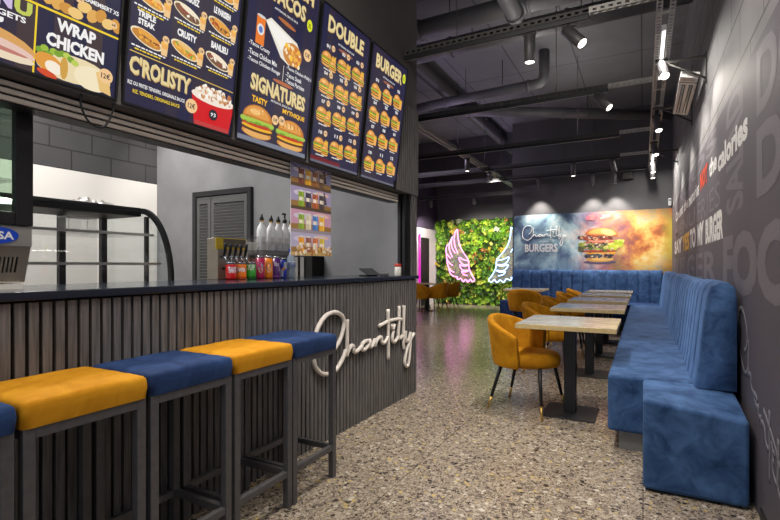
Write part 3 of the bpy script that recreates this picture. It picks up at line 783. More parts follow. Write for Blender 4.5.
dup(ch, (-4.66, 12.12, 0), math.radians(186), 'farther mustard chair on the right of the far left table')
dup(ch, (-5.05, 11.0, 0), math.radians(80), 'mustard chair half hidden by the counter end, at the far left table')

# ------------------------------------------------------------------ tables
def make_table(label):
    t = thing('pedestal_table', label, 'table', (0, 0, 0), 0, 'square pedestal tables')
    b = MB().box(-.36, .36, -.385, .385, .713, .748); b.build('tabletop', M['wood_edge'], t, bevel=.002)
    MB().box(-.356, .356, -.381, .381, .748, .750).build('laminate_surface', M['laminate'], t)
    MB().box(-.045, .045, -.045, .045, .012, .705).build('post', M['black_metal'], t, bevel=.004)
    MB().box(-.14, .14, -.14, .14, .705, .713).build('mounting_plate', M['black_metal'], t)
    MB().box(-.2, .2, -.21, .21, 0, .012).build('base_plate', M['black_metal'], t, bevel=.004)
    return t
tb = make_table('nearest wood-edged pedestal table, beside the nearest mustard chair')
tb.location = (-.525, 4.13, 0)
dup(tb, (-.525, 5.72, 0), 0, 'second pedestal table along the blue side bench')
dup(tb, (-.525, 7.02, 0), 0, 'third pedestal table along the blue side bench')
dup(tb, (-.525, 8.25, 0), 0, 'fourth pedestal table along the blue side bench')
dup(tb, (-.525, 9.33, 0), 0, 'farthest of the pedestal tables along the side bench, in the corner')
dup(tb, (-2.04, 9.58, 0), 0, 'pedestal table in front of the back bench, left end')
dup(tb, (-5.12, 11.75, 0), 0, 'pedestal table at far left by the white wall, mostly hidden by the counter')

# ------------------------------------------------------------------ benches
SH = .49
def cushion_box(mb, a, n=0): mb.box(*a)
sbn = thing('side_bench', 'long blue velvet bench along the lettered wall', 'bench', (.15, 6.5, 0))
def roundslab(x0, x1, y0, y1, z0, z1): return MB().box(x0, x1, y0, y1, z0, z1)
local(roundslab(-.205, .40, 3.41, 9.72, .125, SH), sbn).build('seat', M['blue_velvet'], sbn, bevel=.025, seg=4)
local(MB().box(-.14, .40, 3.47, 9.72, 0, .125), sbn).build('plinth', M['plinth'], sbn)
bk = MB(); bk.sm = True
y0b, y1b = 3.27, 10.32; nch = 30; per = 12
def chan(ph, pitch, w):
    d = min(1, min(ph, 1 - ph) * pitch / w); return math.sqrt(max(0, 1 - (1 - d) ** 2))
def back_prof(v, bul):
    """closed half profile of the sloping padded back, v 0..1 from seat up over the top to the wall"""
    pts = [(.285, .492), (.30, .60), (.315, .75), (.33, .90), (.345, 1.02), (.365, 1.075), (.40, 1.10), (.44, 1.095), (.465, 1.07), (.472, 1.0), (.472, .492)]
    k = v * (len(pts) - 1); i = min(int(k), len(pts) - 2); f = k - i
    x = pts[i][0] * (1 - f) + pts[i + 1][0] * f; z = pts[i][1] * (1 - f) + pts[i + 1][1] * f
    return x, z
nv = 20; nu = nch * per
def bf(i, j):
    y = y0b + (y1b - y0b) * i / nu; ph = (i % per) / per
    bul = chan(ph, .236, .06); v = j / nv
    x, z = back_prof(v, bul)
    front = max(0, 1 - max(0, v - .45) / .25) if v > .45 else 1
    wav = .006 * math.sin(y * 2.3) + .004 * math.sin(y * 5.1 + 1)
    return (x - .006 - .012 * bul * front - wav * front * .6, y, z + .005 * bul * (1 if .45 < v < .9 else 0) + wav * (1 if .4 < v < .9 else 0))
b0 = bk.grid(bf, nu, nv)
bk.face([b0 + j for j in range(nv + 1)][::-1]); bk.face([b0 + nu * (nv + 1) + j for j in range(nv + 1)])
local(bk, sbn).build('backrest', M['blue_velvet'], sbn)
# square stool-like end block
bb_ = roundslab(.0, .462, 2.87, 3.40, .012, .49); bb_.v = [((x, y, .435) if z > .4 and x > .4 and y < 3 else (x, y, z)) for x, y, z in bb_.v]
tag(bb_.build('upholstered_block', M['blue_velvet'], bevel=.022, seg=4), 'square blue velvet block at the near end of the side bench', 'ottoman')
bl = bpy.data.objects['upholstered_block']
MB().box(.03, .432, 2.90, 3.37, 0, .012).build('foot', M['black'], bl)
bbn = thing('back_bench', 'blue velvet bench with channelled back under the burger mural', 'bench', (-1.1, 10.2, 0))
local(MB().box(-2.62, .275, 9.74, 10.42, .10, SH), bbn).build('seat', M['navy_velvet'], bbn, bevel=.025, seg=4)
local(MB().box(-2.56, .275, 9.80, 10.42, 0, .10), bbn).build('plinth', M['black'], bbn)
bk = MB(); bk.sm = True
x0b, x1b = -2.52, .335; nch = 14; per = 14; nu = nch * per; nv = 16
def bf2(i, j):
    x = x0b + (x1b - x0b) * i / nu; ph = (i % per) / per; bul = chan(ph, .2, .05)
    pts = [(10.37, .47), (10.385, .6), (10.40, .8), (10.41, .98), (10.425, 1.06), (10.46, 1.10), (10.52, 1.11), (10.575, 1.09), (10.58, 1.0), (10.58, .47)]
    v = j / nv; k = v * (len(pts) - 1); q = min(int(k), len(pts) - 2); f = k - q
    y = pts[q][0] * (1 - f) + pts[q + 1][0] * f; z = pts[q][1] * (1 - f) + pts[q + 1][1] * f
    fr = 1 if v < .6 else max(0, 1 - (v - .6) / .15)
    return (x, y - .04 * bul * fr, z + (.014 * bul if .4 < v < .85 else 0))
b0 = bk.grid(bf2, nu, nv, flip=True)
bk.face([b0 + j for j in range(nv + 1)]); bk.face([b0 + nu * (nv + 1) + j for j in range(nv + 1)][::-1])
local(bk, bbn).build('backrest', M['blue_velvet'], bbn)

# ------------------------------------------------------------------ mural on the back wall
def nebula():
    m, nt, b = newmat('mural_print'); L = nt.links; N = nt.nodes
    tc = N.new('ShaderNodeTexCoord')
    sx = N.new('ShaderNodeSeparateXYZ'); L.new(tc.outputs['Object'], sx.inputs[0])
    n1 = N.new('ShaderNodeTexNoise'); n1.inputs['Scale'].default_value = 1.9; n1.inputs['Detail'].default_value = 9; n1.inputs['Roughness'].default_value = .6; n1.inputs['Distortion'].default_value = .5
    L.new(tc.outputs['Object'], n1.inputs['Vector'])
    mp = N.new('ShaderNodeMapping'); mp.inputs['Location'].default_value = (5, 0, 3); L.new(tc.outputs['Object'], mp.inputs[0])
    n2 = N.new('ShaderNodeTexNoise'); n2.inputs['Scale'].default_value = 2.6; n2.inputs['Detail'].default_value = 8; n2.inputs['Roughness'].default_value = .65; L.new(mp.outputs[0], n2.inputs['Vector'])
    def ramp(fac, cols):
        cr = N.new('ShaderNodeValToRGB'); e = cr.color_ramp.elements
        while len(e) < len(cols): e.new(.5)
        for k, (p, c) in enumerate(cols): e[k].position = p; e[k].color = (*lin(c), 1)
        L.new(fac, cr.inputs[0]); return cr.outputs[0]
    blue = ramp(n1.outputs[0], [(.3, (52, 66, 100)), (.43, (96, 120, 150)), (.52, (146, 180, 196)), (.6, (192, 214, 220)), (.72, (236, 228, 226))])
    warm = ramp(n2.outputs[0], [(.25, (110, 72, 66)), (.4, (190, 104, 62)), (.5, (228, 160, 84)), (.58, (244, 206, 118)), (.7, (252, 238, 190))])
    pink = ramp(n1.outputs[0], [(.3, (88, 70, 98)), (.45, (150, 104, 116)), (.6, (226, 164, 150)), (.75, (240, 214, 200))])
    # x from -2.4 (left) to .5 (right), wandering borders
    w = N.new('ShaderNodeMath'); w.operation = 'MULTIPLY_ADD'; L.new(n2.outputs[0], w.inputs[0]); w.inputs[1].default_value = 1.3; L.new(sx.outputs[0], w.inputs[2])
    def mr(a, b_):
        r = N.new('ShaderNodeMapRange'); r.interpolation_type = 'SMOOTHSTEP'; r.inputs[1].default_value = a; r.inputs[2].default_value = b_; L.new(w.outputs[0], r.inputs[0]); return r.outputs[0]
    m1 = N.new('ShaderNodeMix'); m1.data_type = 'RGBA'; L.new(mr(-.75, -.1), m1.inputs[0]); L.new(blue, m1.inputs[6]); L.new(pink, m1.inputs[7])
    m2 = N.new('ShaderNodeMix'); m2.data_type = 'RGBA'; L.new(mr(-.1, .55), m2.inputs[0]); L.new(m1.outputs[2], m2.inputs[6]); L.new(warm, m2.inputs[7])
    # yellow-green right margin
    m3 = N.new('ShaderNodeMix'); m3.data_type = 'RGBA'; m3.inputs[7].default_value = (*lin((196, 186, 60)), 1); L.new(m2.outputs[2], m3.inputs[6])
    r3 = N.new('ShaderNodeMapRange'); r3.inputs[1].default_value = .28; r3.inputs[2].default_value = .5; r3.inputs[4].default_value = .8; L.new(sx.outputs[0], r3.inputs[0]); L.new(r3.outputs[0], m3.inputs[0])
    # the warm side is brightest round one glowing cloud and smoky brown away from it
    dv = N.new('ShaderNodeVectorMath'); dv.operation = 'DISTANCE'; L.new(tc.outputs['Object'], dv.inputs[0]); dv.inputs[1].default_value = (.02, YB - .012, 1.66)
    sm = N.new('ShaderNodeMath'); sm.operation = 'MULTIPLY_ADD'; L.new(n2.outputs[0], sm.inputs[0]); sm.inputs[1].default_value = .9; L.new(dv.outputs['Value'], sm.inputs[2])
    r4 = N.new('ShaderNodeMapRange'); r4.interpolation_type = 'SMOOTHSTEP'; r4.inputs[1].default_value = .86; r4.inputs[2].default_value = 1.32; r4.inputs[4].default_value = .85; L.new(sm.outputs[0], r4.inputs[0])
    on = N.new('ShaderNodeMath'); on.operation = 'MULTIPLY'; L.new(r4.outputs[0], on.inputs[0]); L.new(mr(-.25, .4), on.inputs[1])
    m4 = N.new('ShaderNodeMix'); m4.data_type = 'RGBA'; L.new(on.outputs[0], m4.inputs[0]); L.new(m3.outputs[2], m4.inputs[6])
    smoke = ramp(n1.outputs[0], [(.3, (70, 74, 76)), (.45, (112, 78, 64)), (.56, (176, 84, 52)), (.68, (120, 128, 120))])
    L.new(smoke, m4.inputs[7])
    L.new(m4.outputs[2], b.inputs['Base Color']); b.inputs['Roughness'].default_value = .5
    return m
M['mural'] = nebula()
mu = MB(); X0, X1, Z0, Z1, R = -2.53, .495, .95, 2.31, .06
pts = [(X0, YB - .012, Z0), (X1, YB - .012, Z0), (X1, YB - .012, Z1)]
for k in range(7):
    a = PI / 2 + (PI / 2) * k / 6; pts.append((X0 + R + R * math.cos(a), YB - .012, Z1 - R + R * math.sin(a)))
mu.prism(pts, (0, .012, 0))
mu = tag(mu.build('burger_mural', M['mural']), 'wide blue to orange burger mural on the back wall', 'mural')
def mfn(s, t, k=0): return (s, YB - .0125 - .00003 * k, t)
p = Pic(mfn); rng = random.Random(11)
bx, bz = -.80, 1.62; BS = .86
def mb_(dx, dz, rx, rz, c, rot=0, n=22): p.ell(bx + dx * BS, bz + dz * BS, rx * BS, rz * BS, c, n, rot)
mb_(.02, -.40, .36, .05, (96, 84, 110)); mb_(.02, -.335, .30, .06, (206, 154, 84)); mb_(.08, -.32, .24, .045, (232, 186, 110))
for i in range(26): mb_(rng.uniform(-.34, .3), rng.uniform(-.27, -.18), .05, .035, rng.choice([(46, 66, 86), (70, 96, 110), (120, 100, 90), (60, 50, 54)]), rng.uniform(-1, 1), 9)
for i in range(10): mb_(rng.uniform(-.3, .34), rng.uniform(-.20, -.16), .07, .02, rng.choice([(240, 168, 50), (226, 190, 110)]), rng.uniform(-.3, .3), 9)
mb_(0, -.135, .4, .035, (170, 74, 52))
for i in range(34): mb_(rng.uniform(-.42, .16), rng.uniform(-.11, .06), .055, .045, rng.choice([(96, 116, 52), (140, 150, 60), (60, 76, 54), (176, 180, 96), (88, 84, 62)]), rng.uniform(-1, 1), 9)
for i in range(26): mb_(rng.uniform(.12, .5), rng.uniform(-.08, .10), .055, .04, rng.choice([(196, 206, 66), (170, 190, 54), (222, 222, 110)]), rng.uniform(-1, 1), 9)
for i in range(3): mb_(.02, .08 + i * .035, .34 - i * .03, .032, [(186, 104, 84), (214, 140, 116), (170, 90, 72)][i])
for i in range(22): mb_(rng.uniform(-.42, .3), .18 + rng.uniform(-.02, .09), .065, .04, rng.choice([(110, 54, 44), (150, 70, 54), (86, 50, 52), (206, 150, 110)]), rng.uniform(-.6, .6), 9)
p.ell(bx + .05, bz + .215, .31, .145, (190, 116, 66), 22, -.08, -.1, PI + .1); p.ell(bx + .07, bz + .23, .26, .12, (226, 168, 92), 20, -.08, 0, PI); p.ell(bx + .17, bz + .265, .13, .06, (250, 214, 130), 16, -.3)
for i in range(40): mb_(rng.uniform(-.38, .36), rng.uniform(-.3, .22), .03, .018, rng.choice([(150, 120, 100), (206, 176, 140), (96, 76, 66), (226, 204, 176), (120, 96, 84)]), rng.uniform(-1, 1), 7)
p.blobs(bx, bz + .58, .4, .05, [(216, 120, 120), (236, 150, 140), (186, 104, 120)], 14, .05, rng)
p.mb.build('burger_print', M['picture'], mu, recalc=False)
lg = MB()
def mural_script(a, b): return (-2.34 + (a - 2.50) / (4.044 - 2.5) * .90, 1.64 + (b - .292) / (.878 - .292) * .44)
for st in SCRIPT:
    lg.tube([(mural_script(a, b)[0], YB - .024, mural_script(a, b)[1]) for a, b in smooth_path(st, 4)], .002, 6, r2=.0105, nrm=(0, 1, 0))
letters(lg, 'BURGERS', (-2.285, 1.50, -1.60, 1.68), lambda a, b: (a, YB - .025, b), .03)
letters(lg, 'THE BEST', (-1.99, 1.715, -1.80, 1.74), lambda a, b: (a, YB - .025, b), .02)
lg.build('lettering', M['white_plastic'], mu, recalc=False)
p_ = M  # noqa

# ------------------------------------------------------------------ printed graphic on the right wall
wg = MB().box(XR - .008, XR, -1.4, YB - .02, .0, 2.29)
M['wall_print'] = P('wall_print', (90, 85, 93), .62, noise=.1, nscale=1.2, spec=.45)
wg = tag(wg.build('lettered_wall_graphic', M['wall_print']), 'dark grey wall graphic with big printed words along the right wall', 'wall graphic')
def wfn(layer): return lambda s, t: (XR - .0085 - .0004 * layer, s, t)   # s is world Y
def wtext(mb, s, y_left, y_right, z0, z1, layer, bold=.03, res=3):
    letters(mb, s, (0, 0, 1, 1), lambda a, b: wfn(layer)(y_left + (y_right - y_left) * a, z0 + (z1 - z0) * b), bold, res)
def wword(nm, mat, s, *a):
    g = MB(); wtext(g, s, *a); g.build(nm, mat, wg, recalc=False)
gp = P('grey_print', (114, 110, 117), .6)
for a in (('FRIES', 5.75, 4.15, 1.64, 1.83, 1, .0), ('FOOD', 4.0, 1.5, 1.03, 1.40, 1, .05), ('DE', 2.90, 2.0, 1.53, 1.86, 1, .04), ('DO', 2.90, 2.0, 1.92, 2.25, 1, .03),
          ('BURGER', 9.8, 4.3, 1.05, 1.33, 1, .02), ('MENU', 9.5, 6.0, 1.66, 1.84, 1, .02), ('TACOS', 9.9, 4.3, 2.12, 2.27, 1, .02)):
    wword('grey_word', gp, *a)
g = MB()
letters(g, 'SALAD', (0, 0, 1, 1), lambda a, b: wfn(1)(3.25 + .62 * b, 1.53 + .74 * a), .03, 3)
g.build('grey_word', gp, wg, recalc=False)
g = MB()
for dy, dz, sc in ((0, 0, 1),):
    for st in SCRIPT:
        g.tube([(XR - .0095, 3.40 - (a - 2.5) * .75, .82 - (a - 2.5) * .42 + (b - .6) * .75) for a, b in smooth_path(st, 4)], .0008, 6, r2=.018, nrm=(1, 0, 0))
g.build('script_print', P('grey_script_print', (122, 119, 126), .42), wg, recalc=False)
white_ = P('white_print', (226, 226, 224), .5)
for a in (('the', 4.78, 4.32, 1.935, 2.08, 2, .04), ('calories', 4.25, 3.12, 1.885, 2.05, 2, .042), ('Count', 9.4, 7.75, 1.935, 2.09, 2, .03), ('the', 7.6, 6.9, 1.93, 2.07, 2, .03), ('memories', 6.8, 5.62, 1.91, 2.05, 2, .03),
          ('SAY', 9.7, 7.95, 1.40, 1.625, 2, .055), ('TO', 6.65, 5.95, 1.40, 1.625, 2, .055), ('MY', 5.75, 5.2, 1.40, 1.62, 2, .055), ('BURGER', 5.05, 4.0, 1.39, 1.61, 2, .055)):
    wword('white_word', white_, *a)
g = MB(); wtext(g, 'NOT', 5.5, 4.9, 1.93, 2.10, 2, .06); g.build('red_lettering', P('red_print', (214, 74, 38), .5), wg, recalc=False)
g = MB(); wtext(g, 'YES', 7.85, 6.75, 1.40, 1.625, 2, .055); g.build('yellow_lettering', P('yellow_print', (226, 170, 40), .5), wg, recalc=False)

# ------------------------------------------------------------------ plant wall and neon wings
pw = thing('plant_wall', 'dense green plant wall at the far end behind the neon wings', 'plant wall', (-4.2, YF, 0))
local(MB().box(-5.88, -2.58, YF - .04, YF, .0, 2.64), pw).build('backing', M['backing'], pw)
lv = MB(); rng = random.Random(21)
greens = [(92, 138, 30), (120, 164, 40), (66, 108, 26), (156, 186, 58), (52, 86, 26), (104, 150, 48), (178, 192, 76), (80, 124, 50), (40, 70, 24)]
rare = [(206, 210, 180), (196, 170, 60), (176, 120, 70), (220, 222, 120)]
for c in range(1250):
    cx = rng.uniform(-5.86, -2.6); cz = rng.uniform(.04, 2.62); base = rng.choice(greens) if rng.random() < .9 else rng.choice(rare)
    nl = rng.randint(8, 13); size = rng.uniform(.06, .13); dep = rng.uniform(.0, .07)
    for k in range(nl):
        a = 2 * PI * k / nl + rng.uniform(-.4, .4); l = size * rng.uniform(.6, 1.2); wd = l * rng.uniform(.16, .34)
        out = rng.uniform(.15, .9)
        dirv = Vector((math.cos(a), -out, math.sin(a))).normalized(); sd = dirv.cross(Vector((0, -1, 0)))
        if sd.length < 1e-3: continue
        sd.normalize(); o = Vector((cx, YF - .045 - dep, cz))
        v_ = rng.uniform(.75, 1.2); lv.color([min(255, max(0, int(x * v_))) for x in base])
        mid = o + dirv * l * .55 + Vector((0, -.012, 0)); tip = o + dirv * l + Vector((0, 0, -.2 * l))
        tip.z = max(tip.z, .02)
        b = lv.add([o, mid + sd * wd, tip, mid - sd * wd]); lv.face((b, b + 1, b + 2)); lv.face((b, b + 2, b + 3))
o = local(lv, pw).build('foliage', M['leaf'], pw, recalc=False); o['kind'] = 'stuff'
PINK = [
[(-5.065, 2.341), (-5.055, 2.11), (-5.004, 1.868), (-4.904, 1.65), (-4.779, 1.482), (-4.714, 1.362), (-4.705, 1.195), (-4.665, 1.053), (-4.596, 0.911), (-4.518, 0.779), (-4.596, 0.721), (-4.655, 0.791), (-4.729, 0.709), (-4.804, 0.784), (-4.889, 0.716), (-4.954, 0.821), (-5.055, 0.786), (-5.105, 0.877)],
[(-5.065, 2.341), (-5.146, 2.233), (-5.177, 2.017), (-5.146, 1.799), (-5.055, 1.6)],
[(-5.217, 2.124), (-5.269, 1.971), (-5.248, 1.776), (-5.146, 1.601)],
[(-5.233, 2.105), (-5.32, 1.923), (-5.341, 1.73), (-5.233, 1.476)],
[(-5.33, 1.899), (-5.423, 1.819), (-5.439, 1.609), (-5.289, 1.438)],
[(-5.433, 1.609), (-5.423, 1.439), (-5.351, 1.312), (-5.223, 1.215)],
[(-5.413, 1.38), (-5.387, 1.219), (-5.299, 1.074), (-5.177, 1.002)],
[(-5.361, 1.171), (-5.31, 0.977), (-5.207, 0.886), (-5.055, 0.858)],
[(-4.724, 1.357), (-4.879, 1.396), (-5.014, 1.464), (-4.979, 1.33), (-4.879, 1.243), (-4.724, 1.233), (-4.854, 1.195), (-4.994, 1.234), (-4.944, 1.109), (-4.844, 1.052), (-4.705, 1.071), (-4.814, 1.014), (-4.934, 1.032), (-4.864, 0.937), (-4.754, 0.909)],
]
def wing(label, fx, mat):
    t = thing('neon_wing', label, 'neon sign', (fx(-4.9), 14.1, .7))
    n = MB(); n.sm = True
    for st in PINK: n.tube([(fx(a), 13.955, b) for a, b in smooth_path(st, 4)], .015, 8)
    local(n, t).build('neon_tube', mat, t, smooth=True)
    outer = [(-5.04, 2.36), (-5.0, 1.9), (-4.89, 1.66), (-4.70, 1.38), (-4.68, 1.1), (-4.5, .77), (-4.7, .68), (-4.92, .7), (-5.12, .82), (-5.38, 1.0), (-5.45, 1.4), (-5.46, 1.75), (-5.3, 2.05), (-5.16, 2.3)]
    b = MB(); b.prism([(fx(a), 13.975, c) for a, c in outer], (0, .006, 0))
    local(b, t).build('acrylic_backing', M['wing_acrylic'], t)
    for a, c in ((-5.08, 2.15), (-4.85, 1.5), (-5.3, 1.35), (-4.7, .85)):
        local(MB().cyl((fx(a), 13.981, c), (fx(a), 14.262, c), .008, n=8), t).build('standoff', M['black'], t)
    return t
wing('pink neon angel wing on the plant wall', lambda x: x, M['pink_neon'])
wing('blue-white neon angel wing beside the pink one on the plant wall', lambda x: -4.084 + (-4.518 - x) * 1.22, M['blue_neon'])

# ------------------------------------------------------------------ ceiling services
def pipe(name, pts, r, label, cat='duct', n=20, joints=(), mat='duct', groups='round ducts under the ceiling'):
    t = thing(name, label, cat, tuple(pts[0]), 0, groups); b = MB(); b.sm = True
    b.tube(pts, r, n); local(b, t).build('duct_run' if 'duct' in name else 'pipe_run', M[mat], t)
    P_ = [Vector(q) for q in pts]
    for (i, f) in joints:
        a = P_[i].lerp(P_[i + 1], f); d = (P_[i + 1] - P_[i]).normalized()
        local(MB().cyl(a - d * .02, a + d * .02, r + .012, n=n), t).build('joint_band', M[mat], t)
    return t
def hanger(pts, t):
    for q in pts:
        local(MB().cyl(q, (q[0], q[1], CH), .006, n=6), t).build('hanger_rod', M['strut'], t)
t = pipe('round_duct', [(-3.6, 5.25, 4.05), (.45, 5.22, 4.05)], .11, 'upper round duct crossing the ceiling, cut by the top edge', joints=((0, .3), (0, .62)))
hanger([(-2.0, 5.238, 4.16), (-.6, 5.228, 4.16)], t)
t = pipe('round_duct', [(-3.6, 5.78, 4.02), (.45, 5.75, 4.02)], .115, 'round duct crossing the ceiling just behind the first track', joints=((0, .35), (0, .7)))
hanger([(-1.9, 5.767, 4.13), (-.5, 5.757, 4.13)], t)
pipe('duct_stub', [(-1.17, 5.0, 3.80), (-1.17, 3.2, 3.80)], .085, 'short grey duct end pointing towards the back at the top of the picture', joints=((0, .04),), groups=None)
t = pipe('round_duct', [(-3.4, 7.35, 3.88), (-3.0, 7.30, 3.88), (-1.42, 7.20, 3.88), (-1.33, 7.195, 3.895), (-1.285, 7.19, 3.94), (-1.275, 7.19, 4.03), (-1.275, 7.19, CH)], .074, 'round duct with an upturned elbow behind the lit straight spotlight', joints=((1, .1), (1, .95)))
hanger([(-2.5, 7.27, 3.97), (-1.9, 7.23, 3.97)], t)
t = pipe('round_duct', [(-3.9, 7.55, 4.0), (.45, 10.2, 3.99)], .092, 'long slanting duct running towards the mural wall', joints=((0, .25), (0, .6)))
hanger([(-2.6, 8.34, 4.1), (-.9, 9.38, 4.1)], t)
pipe('ceiling_pipe', [(-2.95, 4.2, 4.18), (-2.95, YF, 4.18)], .12, 'dark pipe along the ceiling above the purple lit tray', 'pipe', groups=None, mat='strut')
bm_ = MB().box(-5.9, -2.6, 12.9, 13.1, 3.9, CH).box(-5.9, -2.6, 11.2, 11.35, 4.05, CH)
struct(bm_.build('trim_4', M['dark_paint']))

def track_row(y, x0, x1, xg, label):
    """perforated strut with a lighting track under it; the bare galvanised length starts at xg"""
    t = thing('lighting_track', label, 'lighting track', ((x0 + x1) / 2, y, 3.1), 0, 'lighting tracks across the room')
    for a, b, m, nm in ((x0, xg, 'strut', 'strut_channel'), (xg, x1, 'galv', 'bare_channel')):
        if b - a < .05: continue
        s = MB(); s.box(a, b, y - .022, y + .022, 3.145, 3.150)
        for yy in (y - .022, y + .019):
            s.box(a, b, yy, yy + .003, 3.105, 3.116); s.box(a, b, yy, yy + .003, 3.134, 3.145)
            x = a
            while x < b - .02:
                s.box(x, min(x + .026, b), yy, yy + .003, 3.116, 3.134); x += .055
        local(s, t).build(nm, M[m], t)
    local(MB().box(x0, xg, y - .018, y + .018, 3.065, 3.104), t).build('track_rail', M['black_metal'], t, bevel=.002)
    local(MB().box(x0, xg, y - .006, y + .006, 3.062, 3.065), t).build('track_slot', M['galv'], t)
    n = max(2, int((x1 - x0) / 1.6))
    for k in range(n):
        x = x0 + (x1 - x0) * (k + .5) / n
        local(MB().cyl((x, y, 3.15), (x, y, CH), .004, n=6), t).build('hanger_rod', M['strut'], t)
    return t
track_row(3.88, -1.915, .085, -.36, 'nearest lighting track, from the bulkhead past the lit straight spotlight')
track_row(5.60, -5.6, .085, -.33, 'second lighting track from the camera')
track_row(7.60, -5.6, .085, -.30, 'third lighting track, in front of the slanting duct')
track_row(9.15, -5.6, .085, -.35, 'fourth lighting track, with a straight spotlight in its middle')
track_row(10.36, -5.6, .085, .06, 'lighting track closest to the mural wall')
track_row(12.3, -5.6, -2.62, -2.66, 'farthest lighting track, near the plant wall')
# galvanised tray along the right side with its fluorescent battens
tr = thing('cable_tray', 'galvanised perforated tray hung along the right wall', 'cable tray', (.15, 6, 3.1))
s = MB()
for xx in (.088, .172):
    for a in (0, .031): s.box(xx + a, xx + a + .009, 1.6, 10.45, 3.095, 3.098)
    y = 1.6
    while y < 10.44:
        s.box(xx + .009, xx + .031, y, y + .028, 3.095, 3.098); y += .055
s.box(.088, .092, 1.6, 10.45, 3.098, 3.15).box(.208, .212, 1.6, 10.45, 3.098, 3.15)
local(s, tr).build('side_channel', M['galv'], tr)
s = MB(); y = 1.8
while y < 10.4: s.box(.092, .208, y, y + .03, 3.14, 3.15); y += .6
local(s, tr).build('rung', M['galv'], tr)
for k, y in enumerate((2.1, 4.4, 8.9)):
    bt = tag(MB().box(.132, .168, y, y + 1.2, 3.104, 3.139).build('linear_lamp', M['white_plastic'], bevel=.003), ['white linear lamp in the tray at the top edge of the picture', 'white linear lamp in the tray before the first wall bracket', 'white linear lamp in the tray at its far end'][k], 'lamp', 'linear lamps in the tray')
    MB().box(.138, .162, y + .04, y + 1.16, 3.100, 3.104).build('diffuser', M['tube_lamp'], bt)
for k, y in enumerate((5.03, 6.45, 8.9)):
    br = thing('wall_bracket', ['nearest steel bracket from the tray to the right wall, by the heater', 'middle steel bracket from the tray to the right wall, beyond the heater', 'farthest steel bracket from the tray to the right wall'][k], 'bracket', (XR, y, 3.0), 0, 'steel wall brackets')
    MB().box(-.40, 0, -.012, .012, .05, .074).build('arm', M['strut'], br)
    MB().tube([(-.30, 0, .05), (0, 0, -.14)], .010, 6).build('brace', M['strut'], br)
    MB().box(-.012, 0, -.02, .02, -.18, .09).build('wall_plate', M['strut'], br)
t2 = thing('cable_tray', 'tray along the ceiling tinted pink and blue by the neon', 'cable tray', (-2.85, 9, 3.18))
s = MB(); s.box(-.06, -.053, -3.2, 5.1, 0, .05).box(.053, .06, -3.2, 5.1, 0, .05).box(-.06, -.02, -3.2, 5.1, -.004, 0).box(.02, .06, -3.2, 5.1, -.004, 0)
s.build('side_channel', M['galv'], t2)
s = MB(); y = -3
while y < 5: s.box(-.053, .053, y, y + .03, .01, .02); y += .6
s.build('rung', M['galv'], t2)

# heater
ht = thing('radiant_heater', 'white two-tube radiant heater hanging by the right wall', 'heater', (.375, 5.68, 2.93))
ht.rotation_euler = (0, math.radians(14), 0)
MB().box(-.075, .075, -.6, .6, -.02, .035).build('housing', M['cream_plastic'], ht, bevel=.006)
s = MB()
for x in (-.030, .030): s.box(x - .016, x + .016, -.40, .52, -.023, -.0205)
s.build('reflector', M['black_metal'], ht)
for x in (-.030, .030): MB().cyl((x, -.39, -.03), (x, .51, -.03), .008, n=10).build('heating_tube', M['steel'], ht)
MB().box(-.05, .05, -.57, -.5, -.022, -.0202).build('label_plate', M['steel'], ht)
MB().box(-.08, .08, -.47, -.46, -.022, .037).build('end_joint', M['black'], ht)
MB().box(-.01, .01, -.5, -.46, .035, .13).box(-.01, .01, .46, .5, .035, .13).build('hanger', M['strut'], ht)

# track spotlights
SPW = []
def make_spot():
    t = thing('track_spotlight', '', 'spotlight', (0, 0, 0), 0, 'cylinder spotlights on the tracks')
    MB().box(-.05, .05, -.014, .014, -.022, 0).build('adapter', M['black_metal'], t, bevel=.002)
    MB().cyl((0, 0, -.022), (0, 0, -.060), .009, n=8).build('stem', M['black_metal'], t)
    b = MB(); b.sm = True; r = .044
    h = MB(); h.sm = True
    h.lathe([(r * .9, .105), (r, .1), (r, -.105), (r * .9, -.11), (r * .86, -.102)], n=20); hd = h.build('lamp_body', M['stool_metal'], t)
    hd.location = (0, 0, -.12)
    MB().lathe([(r * .84, -.106), (r * .84, -.103)], n=20).build('lens', M['lens'], hd)
    return t
sp0 = make_spot(); nspot = [0]
def spot(x, y, aim, label, power=60, ang=62, z=3.062, lamp=True, blend=.7):
    t = sp0 if nspot[0] == 0 else dup(sp0); nspot[0] += 1
    t.location = (x, y, z); t['label'] = label
    hd = [c for c in t.children if c.name.startswith('lamp_body')][0]
    d = (Vector(aim) - Vector((x, y, z - .12))).normalized()
    # tilt about the stem; axis -Z of the head points along d
    q = (-d).to_track_quat('Z', 'Y'); hd.rotation_mode = 'QUATERNION'; hd.rotation_quaternion = q
    off = Vector((0, 0, -.065)) + d * .055; hd.location = off if d.z > -.97 else Vector((0, 0, -.125))
    if lamp:
        ld = bpy.data.lights.new('spot_lamp', 'SPOT'); ld.energy = power; ld.spot_size = math.radians(ang); ld.spot_blend = blend; ld.shadow_soft_size = .04
        ld.color = (1, .93, .83)
        lo = bpy.data.objects.new('spot_lamp', ld); COL.objects.link(lo)
        lo.location = Vector((x, y, z)) + Vector(hd.location) + d * .125
        lo.rotation_mode = 'QUATERNION'; lo.rotation_quaternion = q
    return t
